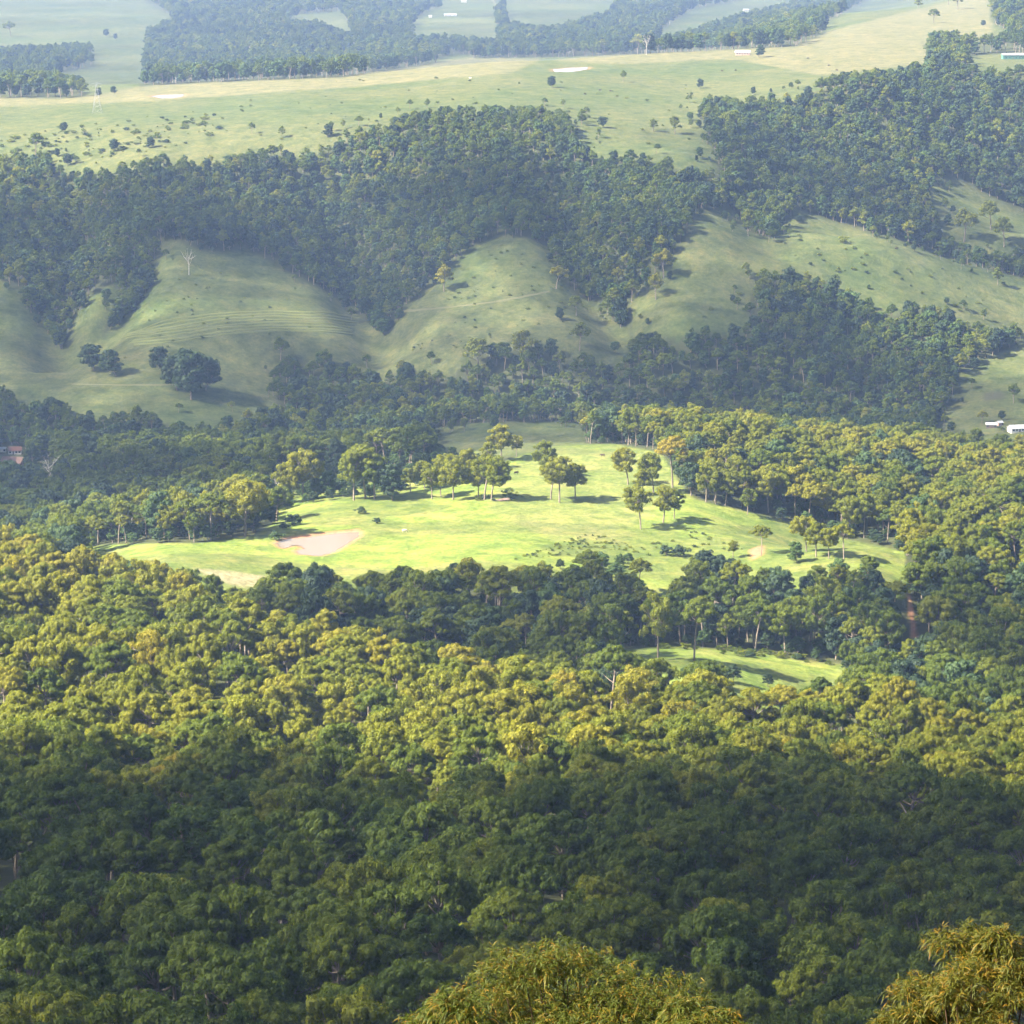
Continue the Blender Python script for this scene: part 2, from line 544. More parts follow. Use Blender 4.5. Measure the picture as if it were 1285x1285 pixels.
M_GROUND = ground_material()
GUM = [(0.0, (0.058, 0.095, 0.010)), (0.3, (0.118, 0.155, 0.012)), (0.55, (0.210, 0.220, 0.016)), (0.78, (0.285, 0.255, 0.022)), (1.0, (0.290, 0.200, 0.026))]
M_LEAF = leaf_material("gum_leaves", GUM)
M_DARK = leaf_material("dark_leaves", [(0.0, (0.024, 0.046, 0.026)), (0.5, (0.040, 0.070, 0.028)), (1.0, (0.075, 0.130, 0.030))], 0.2)
M_BARK = plain("gum_bark", (0.25, 0.21, 0.17), (0.12, 0.095, 0.07), 1.2)
M_DEAD = plain("bleached_wood", (0.40, 0.38, 0.35), (0.30, 0.28, 0.26), 1.5)
M_WATTLE = leaf_material("wattle_leaves", [(0.0, (0.050, 0.082, 0.006)), (0.5, (0.072, 0.085, 0.006)), (1.0, (0.095, 0.080, 0.007))], 0.34, 0.5,
                         tip=(0.165, 0.092, 0.008))
M_TWIG = plain("brown_twig", (0.10, 0.06, 0.035), (0.06, 0.035, 0.02), 8)

# ------------------------------------------------------------------ the ground sheet
fan_u = np.concatenate([[-14000, -8000, -4500, -2600, -1600, -1000, -640, -420], np.linspace(-270, 1555, 470), [1705, 1925, 2285, 2900, 3900, 5800, 9300, 15300]])
fan_t = (fan_u - CX) / F
ys = np.concatenate([np.geomspace(3, 400, 46)[:-1], np.arange(400, 1330, 8.0), np.arange(1330, 1780, 3.0), np.arange(1780, 2760, 6.0),
                     np.arange(2760, 3520, 7.0), np.geomspace(3520, 7500, 90)[:-1], np.geomspace(7500, 14000, 14)])
ys = np.concatenate([[-400, -60, -10], ys])
YY, TT = np.meshgrid(ys, fan_t, indexing='ij')
XX = TT * np.maximum(YY, 14) + np.sign(TT) * np.maximum(0, np.abs(TT) - 0.25) * 120
XX = np.clip(XX, -11000, 11000)
ZZ = Z(XX, YY)
ZZ[YY < 3] = -2.0
gu, gv = project(XX, np.maximum(YY, 3), ZZ)
fine_rows = YY > 380
def soft(polys):
    r = np.zeros(gu.shape)
    for du, dv in ((0, 0), (3, 0), (-3, 0), (0, 1.2), (0, -1.2)):
        r += in_any(gu + du, gv + dv, polys)
    r /= 5
    r[~fine_rows] = 0
    return r
grass_m = soft(GRASS)
for d in (4, 8, 12, 18, 24, 30, 36):              # open ground goes on a little way under the trees standing before it
    grass_m = np.maximum(grass_m, np.where((gv > 640) | (d <= 12), in_any(gu, gv - d, GRASS) * fine_rows * 0.9, 0))
BROW = [[(340, 600), (400, 585), (520, 588), (560, 578), (600, 562), (600, 592), (540, 620), (420, 632), (345, 660)]]
lush_m = np.maximum(soft(GRASS_MID), soft(BROW) * (YY < 1760) * (YY > 1400))
for d in (6, 12, 18, 24, 30, 36, 42):
    lush_m = np.maximum(lush_m, in_any(gu, gv - d, GRASS_MID) * fine_rows * (YY > 1150))
grass_m = np.maximum(grass_m, lush_m)
under = in_poly(gu, gv, [(820, 752), (1140, 752), (1140, 812), (1060, 832), (950, 814), (850, 808), (770, 812)])   # wooded bank above the lower field
lush_m[under] = 0
grass_m[under] = 0
hidden_or_wood = 1 - grass_m
ATT = {"forest": np.where(YY < 380, 0.6, hidden_or_wood), "dirt": soft(DIRT), "straw": soft(STRAW), "plough": soft(PLOUGH), "dry": soft(DRY),
       "lush": lush_m * (0.55 + 0.45 * (fbm(XX / 80, YY / 60, 4, 3) > -0.1))}
ATT["dry"] = np.maximum(ATT["dry"], 0.35 * soft([[(640, 585), (700, 562), (830, 570), (850, 610), (800, 660), (700, 680), (610, 640)]]))
for k, (pts, zc, yc) in PONDS.items():            # bare earth rim round each dam
    d = seg_dist(XX, YY, pts + [pts[0]])
    ATT["dirt"] = np.maximum(ATT["dirt"], np.clip(1.6 - d / (2.2 if k == "brown" else 4), 0, 1) * (0.85 if k == "brown" else 0.4))
nr, nc = YY.shape
ii = np.arange(nr * nc).reshape(nr, nc)
quads = np.stack([ii[:-1, :-1], ii[:-1, 1:], ii[1:, 1:], ii[1:, :-1]], -1).reshape(-1, 4)
gme = mesh_from("ground", np.stack([XX, YY, ZZ], -1).reshape(-1, 3), quads, [M_GROUND], True, {k: v.ravel() for k, v in ATT.items()})
ground = obj("ground", gme, kind="structure", label="grassy hills, wooded slopes and valley floor")


# ------------------------------------------------------------------ tree prototypes
def tube(path, radii, k=5):
    path = np.asarray(path, float)
    vs, fs = [], []
    for i, p in enumerate(path):
        t = path[min(i + 1, len(path) - 1)] - path[max(i - 1, 0)]
        t /= np.linalg.norm(t) + 1e-9
        a = np.cross(t, [0.31, 0.95, 0.02])
        a /= np.linalg.norm(a) + 1e-9
        b = np.cross(t, a)
        for j in range(k):
            an = 2 * math.pi * j / k
            vs.append(p + radii[i] * (math.cos(an) * a + math.sin(an) * b))
    for i in range(len(path) - 1):
        for j in range(k):
            j2 = (j + 1) % k
            fs.append((i * k + j, i * k + j2, (i + 1) * k + j2, (i + 1) * k + j))
    return np.array(vs), np.array(fs)


class Geo:
    def __init__(self):
        self.v, self.f, self.n = [], [], 0

    def add(self, v, f):
        self.v.append(v)
        self.f.append(f + self.n)
        self.n += len(v)

    def get(self):
        return np.concatenate(self.v), np.concatenate(self.f)


def bezier(p0, p1, p2, n):
    t = np.linspace(0, 1, n)[:, None]
    return (1 - t) ** 2 * p0 + 2 * t * (1 - t) * p1 + t * t * p2


def leaves(r, centers, radii, per, Lf, Wf, squash=0.72, low=-0.45, droop=0.8, jitter=0.26):
    """leaf sprays laid over rounded clumps: four corners each, long axis trailing downhill over the clump"""
    P, V = [], []
    for c, rad in zip(centers, radii):
        n = max(6, int(per * (rad / np.mean(radii)) ** 2))
        d = r.normal(size=(n * 2, 3))
        d /= np.linalg.norm(d, axis=1)[:, None]
        d = d[d[:, 2] > low][:n]
        n = len(d)
        lump = 0.86 + 0.24 * np.sin(d[:, 0] * 5 + c[0] * 3) * np.sin(d[:, 1] * 5 + c[1] * 3)
        rr = rad * lump * r.uniform(0.80, 1.05, n)
        p = c + d * rr[:, None] * np.array([1, 1, squash])
        nrm = d / np.array([1, 1, squash]) + r.normal(size=(n, 3)) * jitter
        nrm /= np.linalg.norm(nrm, axis=1)[:, None]
        dn = np.array([0, 0, -1.0]) * droop + d * np.array([0.6, 0.6, 0]) + r.normal(size=(n, 3)) * 0.55
        t = dn - nrm * np.sum(dn * nrm, 1)[:, None]
        t /= np.linalg.norm(t, axis=1)[:, None] + 1e-9
        b = np.cross(nrm, t)
        l = Lf * r.uniform(0.65, 1.35, n)[:, None]
        w = Wf * r.uniform(0.65, 1.35, n)[:, None]
        q = np.stack([p - t * l * 0.5, p + b * w * 0.5 + t * l * 0.05, p + t * l * 0.5 - nrm * l * 0.15, p - b * w * 0.5 + t * l * 0.05], 1)
        P.append(q.reshape(-1, 3))
        V.append(np.repeat(np.clip(r.normal(0.45, 0.25, n), 0, 1), 4))
    v = np.concatenate(P)
    return v, np.arange(len(v)).reshape(-1, 4), np.concatenate(V)


def make_tree(seed, H, cr, ch, limbs, per_limb, clump, per, Lf, Wf, form="umbrella", trunk_r=0.4, sparse=0.0, squash=0.72, low=-0.45):
    r = np.random.default_rng(seed)
    wood = Geo()
    fork = H - ch * {"umbrella": 0.72, "open": 0.6, "bushy": 0.9}[form]
    lean = r.normal(size=2) * 0.045 * H
    top = np.array([lean[0], lean[1], fork])
    path = bezier(np.zeros(3) - [0, 0, 1.0], np.array([lean[0] * 0.2 + r.normal() * 0.3, lean[1] * 0.2, fork * 0.5]), top, 6)
    wood.add(*tube(path, np.linspace(trunk_r * 1.15, trunk_r * 0.75, 6), 6))
    cen, rad = [], []
    cc = np.array([lean[0] * 1.2, lean[1] * 1.2, H - ch])
    for i in range(limbs):
        az = i * 2.39996 + r.uniform(-0.3, 0.3)
        if form == "umbrella":
            q = math.sqrt((i + 0.4) / limbs)
            hh = math.sqrt(max(0, 1 - (0.93 * q) ** 2)) * 0.88
            e = cc + np.array([math.cos(az) * cr * q * 0.82, math.sin(az) * cr * q * 0.82, ch * hh * r.uniform(0.78, 1.02)])
        elif form == "open":
            t = (i + 0.5) / limbs
            q = math.sqrt(max(0.08, 1 - ((t - 0.42) / 0.64) ** 2)) * (r.uniform(0.78, 1.05) if i % 4 else r.uniform(0.1, 0.5))
            e = cc + np.array([math.cos(az) * cr * q * 0.82, math.sin(az) * cr * q * 0.82, ch * (0.14 + 0.76 * t) * r.uniform(0.92, 1.06)])
        else:                                   # bushy: foliage round the whole height
            t = (i + 0.5) / limbs
            q = math.sqrt(max(0.05, 1 - (2 * t - 0.8) ** 2 / 1.5)) * r.uniform(0.55, 1.0)
            e = cc + np.array([math.cos(az) * cr * q * 0.8, math.sin(az) * cr * q * 0.8, ch * (0.08 + 0.8 * t)])
        st = path[-2 - i % 2] + (path[-1] - path[-2]) * r.uniform(0.1, 0.9) if e[2] < top[2] + 1.0 else path[-1] if i % 3 else path[-2] + (path[-1] - path[-2]) * r.uniform(0.2, 0.9)
        ctrl = st * 0.45 + e * 0.55 + np.array([0, 0, -0.12 * ch]) + r.normal(size=3) * 0.35
        bp = bezier(st, ctrl, e, 5)
        wood.add(*tube(bp, np.linspace(trunk_r * 0.48, trunk_r * 0.13, 5), 4))
        for j in range(per_limb):
            o = r.normal(size=3)
            o /= np.linalg.norm(o)
            o[2] = abs(o[2]) * 0.9 - 0.25
            spread = clump * (0.0 if j == 0 else r.uniform(0.8, 1.75))
            c = e + o * spread
            cen.append(c)
            rad.append(clump * r.uniform(0.72, 1.15))
            if j and r.random() < 0.6:
                wood.add(*tube(np.array([bp[3], (bp[3] + c) / 2 + r.normal(size=3) * 0.15, c]), [trunk_r * 0.16, trunk_r * 0.1, trunk_r * 0.05], 3))
    if sparse:
        keep = r.random(len(cen)) > sparse
        cen = [c for c, k in zip(cen, keep) if k]
        rad = [c for c, k in zip(rad, keep) if k]
    lv, lf, la = leaves(r, cen, rad, per, Lf, Wf, squash, low)
    wv, wf = wood.get()
    return (wv, wf), (lv, lf, la)


def make_dead(seed, H):
    r = np.random.default_rng(seed)
    wood = Geo()
    path = bezier(np.array([0, 0, -0.5]), np.array([0.3, 0, H * 0.3]), np.array([0.1, 0.2, H * 0.62]), 6)
    wood.add(*tube(path, np.linspace(0.42, 0.24, 6), 6))
    for i in range(11):
        az = i * 2.4
        e = np.array([math.cos(az) * H * r.uniform(.15, .33), math.sin(az) * H * r.uniform(.15, .33), H * r.uniform(0.68, 1.0)])
        st = path[r.integers(3, 6)]
        bp = bezier(st, st * .4 + e * .6 - [0, 0, H * .05], e, 5)
        wood.add(*tube(bp, np.linspace(0.2, 0.05, 5), 4))
        for j in range(4):
            k = bp[r.integers(2, 5)]
            wood.add(*tube(np.array([k, k + r.normal(size=3) * [H * .06, H * .06, H * .04] + [0, 0, H * .05]]), [0.08, 0.03], 3))
    return wood.get()


PROTO = {}
proto_col = {}


def add_proto(kind, k, spec, leafmat, barkmat=None):
    (wv, wf), (lv, lf, la) = make_tree(**spec)
    bm_ = barkmat or M_BARK
    trunk = mesh_from("trunk", wv, wf, [bm_], True)
    crown = mesh_from("crown", lv, lf, [leafmat], False, {"leafvar": la})
    vv = np.concatenate([wv, lv])
    ff = np.concatenate([wf, lf + len(wv)])
    both = mesh_from("wood_tree", vv, ff, [bm_, leafmat], False, {"leafvar": np.concatenate([np.zeros(len(wv)), la])},
                     np.concatenate([np.zeros(len(wf)), np.ones(len(lf))]))
    H = spec["H"]
    PROTO.setdefault(kind, []).append(dict(trunk=trunk, crown=crown, both=both, H=H, cr=spec["cr"], ch=spec["ch"]))


for k in range(6):       # broad domed gums of the near forest
    add_proto("dome", k, dict(seed=100 + k, H=26.0, cr=[8.0, 7.2, 8.6, 6.6, 7.6, 9.0][k], ch=[12.5, 13.5, 12, 14, 14.5, 12][k], limbs=[17, 15, 18, 14, 16, 19][k],
                              per_limb=5, clump=1.55, per=300, Lf=0.52, Wf=0.26, form="umbrella", trunk_r=0.40, squash=0.85), M_LEAF)
for k in range(5):       # open paddock and ridge gums
    add_proto("open", k, dict(seed=200 + k, H=24.0, cr=[7.6, 6.6, 8.2, 7.0, 6.2][k], ch=[16, 17.5, 15, 16.5, 18][k], limbs=[25, 26, 25, 23, 26][k], per_limb=5,
                              clump=1.5, per=150, Lf=0.6, Wf=0.34, form="open", trunk_r=0.38, sparse=0.14, squash=1.0, low=-0.8), M_LEAF)
for k in range(3):       # dense dark trees
    add_proto("dark", k, dict(seed=300 + k, H=18.0, cr=[6.0, 5.2, 6.6][k], ch=[15.5, 16, 14.5][k], limbs=22, per_limb=3, clump=1.8, per=170, Lf=0.7, Wf=0.36,
                              form="bushy", trunk_r=0.35, squash=0.85), M_DARK)
for k in range(5):       # trees of the far slopes
    add_proto("far", k, dict(seed=400 + k, H=22.0, cr=[6.6, 6.0, 7.2, 5.6, 6.2][k], ch=[14, 16, 14, 17, 16][k], limbs=[13, 13, 14, 12, 13][k], per_limb=3, clump=2.0,
                             per=64, Lf=1.05, Wf=0.7, form="umbrella" if k % 2 == 0 else "open", trunk_r=0.42, squash=0.88, low=-0.6), M_LEAF)
for k in range(2):
    add_proto("fardark", k, dict(seed=450 + k, H=17.0, cr=5.4, ch=15, limbs=16, per_limb=3, clump=1.9, per=60, Lf=1.2, Wf=0.75, form="bushy", trunk_r=0.3, squash=0.85), M_DARK)
for k in range(3):       # shrubs
    add_proto("shrub", k, dict(seed=500 + k, H=4.0, cr=[2.4, 2.0, 2.8][k], ch=3.7, limbs=9, per_limb=2, clump=0.85, per=60, Lf=0.55, Wf=0.28, form="bushy", trunk_r=0.12,
                               squash=0.85), [M_LEAF, M_DARK, M_LEAF][k])

# ------------------------------------------------------------------ where every tree stands
TREES = []     # dicts: x y z kind k s sxy rot tint zone (scale s on height, sxy on width)


def crown_clear(x, y, z, Ht, Wd, polys, marg=0.0):
    """True where a tree of that size hides none of the open grass"""
    ok = np.ones(len(x), bool)
    for fz, fx in ((0, 0), (0.25, 0), (0.55, 0), (0.9, 0), (0.72, 0.42), (0.72, -0.42), (0.5, 0.3), (0.5, -0.3)):
        u, v = project(x + fx * Wd, y, z + fz * Ht)
        ok &= ~in_any(u, v, polys)
    return ok


def jgrid(x0, x1, y0, y1, sp, jit=0.38):
    gx, gy = np.meshgrid(np.arange(x0, x1, sp), np.arange(y0, y1, sp))
    gx = gx + (np.arange(gx.shape[0])[:, None] % 2) * sp * 0.5
    x = gx.ravel() + rng.uniform(-jit, jit, gx.size) * sp
    y = gy.ravel() + rng.uniform(-jit, jit, gx.size) * sp
    return x, y


def add_trees(x, y, zone, pick, hrange, polys=GRASS, wfac=0.55, keep=1.0, spread=(0.88, 1.14), umin=-130, umax=1415, vmin=-30):
    z = Z(x, y)
    u, v = project(x, y, z)
    m = (u > umin) & (u < umax) & (v > vmin) & (rng.random(len(x)) < keep)
    x, y, z = x[m], y[m], z[m]
    Ht = rng.uniform(*hrange, len(x))
    m = crown_clear(x, y, z, Ht, Ht * wfac, polys)
    x, y, z, Ht = x[m], y[m], z[m], Ht[m]
    tn = 0.5 + 0.5 * fbm(x / 70, y / 70, 31, 3)
    for a, b, c, h, t in zip(x, y, z, Ht, tn):
        kind, k, tint = pick(a, b, t)
        p = PROTO[kind][k % len(PROTO[kind])]
        s = h / p["H"]
        TREES.append(dict(x=a, y=b, z=c, kind=kind, k=k % len(PROTO[kind]), s=s, sxy=s * rng.uniform(*spread), rot=rng.uniform(0, 6.283), tint=tint, zone=zone, h=h))


def pick_fore(a, b, t):
    u = CX + F * a / (b * 1.03)
    crest = np.interp(u, [0, 214, 428, 642, 856, 1070, 1285], [1290, 1260, 1150, 1110, 1070, 1060, 1040])
    if b > crest + 18:                            # mixed wood in the dip behind the crest; shade put into darker tints
        if rng.random() < 0.14:
            return "dark", rng.integers(3), rng.uniform(0, 0.7)
        return ("open" if rng.random() < 0.5 else "dome"), rng.integers(5), float(np.clip(0.12 + 0.36 * t + rng.normal(0, 0.1), 0, 0.55))
    far = np.clip((b - 740) / 200, 0, 1)  # sunlit yellow of the farther band, put into the leaf tint
    tint = np.clip(-0.02 + 0.42 * t + rng.normal(0, 0.12) + 0.34 * far, 0, 0.48 + 0.26 * far)
    if rng.random() < 0.012:
        tint = rng.uniform(0.6, 0.9)
    if rng.random() < 0.26:
        return "open", rng.integers(5), tint
    return "dome", rng.integers(6), tint


x, y = jgrid(-330, 330, 400, 1345, 13.6)
add_trees(x, y, "fore", pick_fore, (16, 31), wfac=0.5, spread=(0.82, 1.15))


def pick_mid(a, b, t):
    u = CX + F * a / (b * 1.03)
    gully = (u > 690 and b < 1420) or (u < 150)
    rr = rng.random()
    if rr < (0.30 if gully else 0.08):
        return "dark", rng.integers(3), rng.uniform(0, 0.8)
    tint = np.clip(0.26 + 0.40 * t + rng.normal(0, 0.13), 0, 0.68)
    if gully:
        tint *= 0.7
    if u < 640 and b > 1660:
        tint *= 0.6  # shade of the valley behind the hill, put into the tint
    if rr < 0.6:
        return "open", rng.integers(5), tint
    return "dome", rng.integers(6), tint


HOUSES = [[(0, 560), (32, 560), (32, 583), (0, 583)], [(56, 570), (70, 570), (70, 600), (56, 600)], [(1232, 524), (1300, 524), (1300, 546), (1232, 546)]]
x, y = jgrid(-420, 420, 1345, 2010, 12.5)
nearer = y < 1830
add_trees(x[nearer], y[nearer], "mid", pick_mid, (15, 26), GRASS + BROW + HOUSES, wfac=0.5, spread=(0.85, 1.25))
add_trees(x[~nearer], y[~nearer], "mid", pick_mid, (15, 25), GRASS + HOUSES, wfac=0.5, spread=(0.85, 1.25))
x, y = jgrid(-420, 420, 1200, 1830, 13.0)         # undergrowth filling the woods' edges
add_trees(x, y, "mid", lambda a, b, t: ("dark", rng.integers(3), rng.uniform(0.3, 1.0)), (4, 10), GRASS + HOUSES, wfac=0.6, spread=(1.1, 1.7))


def pick_far(a, b, t):
    if rng.random() < 0.33:
        return "fardark", rng.integers(2), rng.uniform(0, 1)
    return "far", rng.integers(5), np.clip(0.02 + 0.42 * t + rng.normal(0, 0.12), 0, 0.62)


x, y = jgrid(-600, 600, 2010, 3050, 8.6)
add_trees(x, y, "slope", pick_far, (9, 19), GRASS + HOUSES, wfac=0.48)
x, y = jgrid(-600, 600, 2050, 3000, 10.0)        # stragglers thinning out of the forest edges on to the grass
z = Z(x, y)
u, v = project(x, y, z)
edge = in_any(u, v, GRASS) & ~(in_any(u - 22, v, GRASS) & in_any(u + 22, v, GRASS) & in_any(u, v - 9, GRASS)) & (rng.random(len(x)) < 0.22)
for a, b, c in zip(x[edge], y[edge], z[edge]):
    kind, k, tint = pick_far(a, b, 0.4)
    h = rng.uniform(3.5, 11)
    TREES.append(dict(x=a, y=b, z=c, kind=kind, k=k, s=h / PROTO[kind][k]["H"], sxy=h / PROTO[kind][k]["H"] * rng.uniform(0.9, 1.3), rot=rng.uniform(0, 6.28), tint=tint, zone="slope", h=h))
for strip in ([(76, 442, 3), (72, 422, 8), (62, 398, 18), (45, 372, 24)], [(134, 418, 3), (150, 398, 7), (168, 376, 10), (186, 345, 7)],
              [(480, 420, 5), (470, 396, 18), (450, 372, 40), (430, 345, 55)], [(786, 416, 5), (773, 396, 10), (752, 372, 26), (735, 345, 32), (715, 318, 24)],
              [(955, 300, 16), (960, 275, 22), (975, 258, 20)]):
    for n in range(46):
        q = rng.random() ** 0.8 * (len(strip) - 1)
        a = int(q)
        us, vs, hw = [strip[a][m] * (1 - q + a) + strip[min(a + 1, len(strip) - 1)][m] * (q - a) for m in range(3)]
        gx, gy, gz = ground_at(us + rng.uniform(-1, 1) * hw, vs + rng.uniform(-3, 6), Z, 1900.0)
        kind, k, tint = pick_far(gx, gy, 0.4)
        h = rng.uniform(8, 15)
        p = PROTO[kind][k]
        TREES.append(dict(x=gx, y=gy, z=gz, kind=kind, k=k, s=h / p["H"], sxy=h / p["H"] * rng.uniform(1.0, 1.3), rot=rng.uniform(0, 6.28), tint=tint, zone="slope", h=h))
x, y = jgrid(-1300, 1300, 3050, 6900, 17.0)
add_trees(x, y, "plain", pick_far, (15, 25), wfac=0.5, umin=-60, umax=1345)

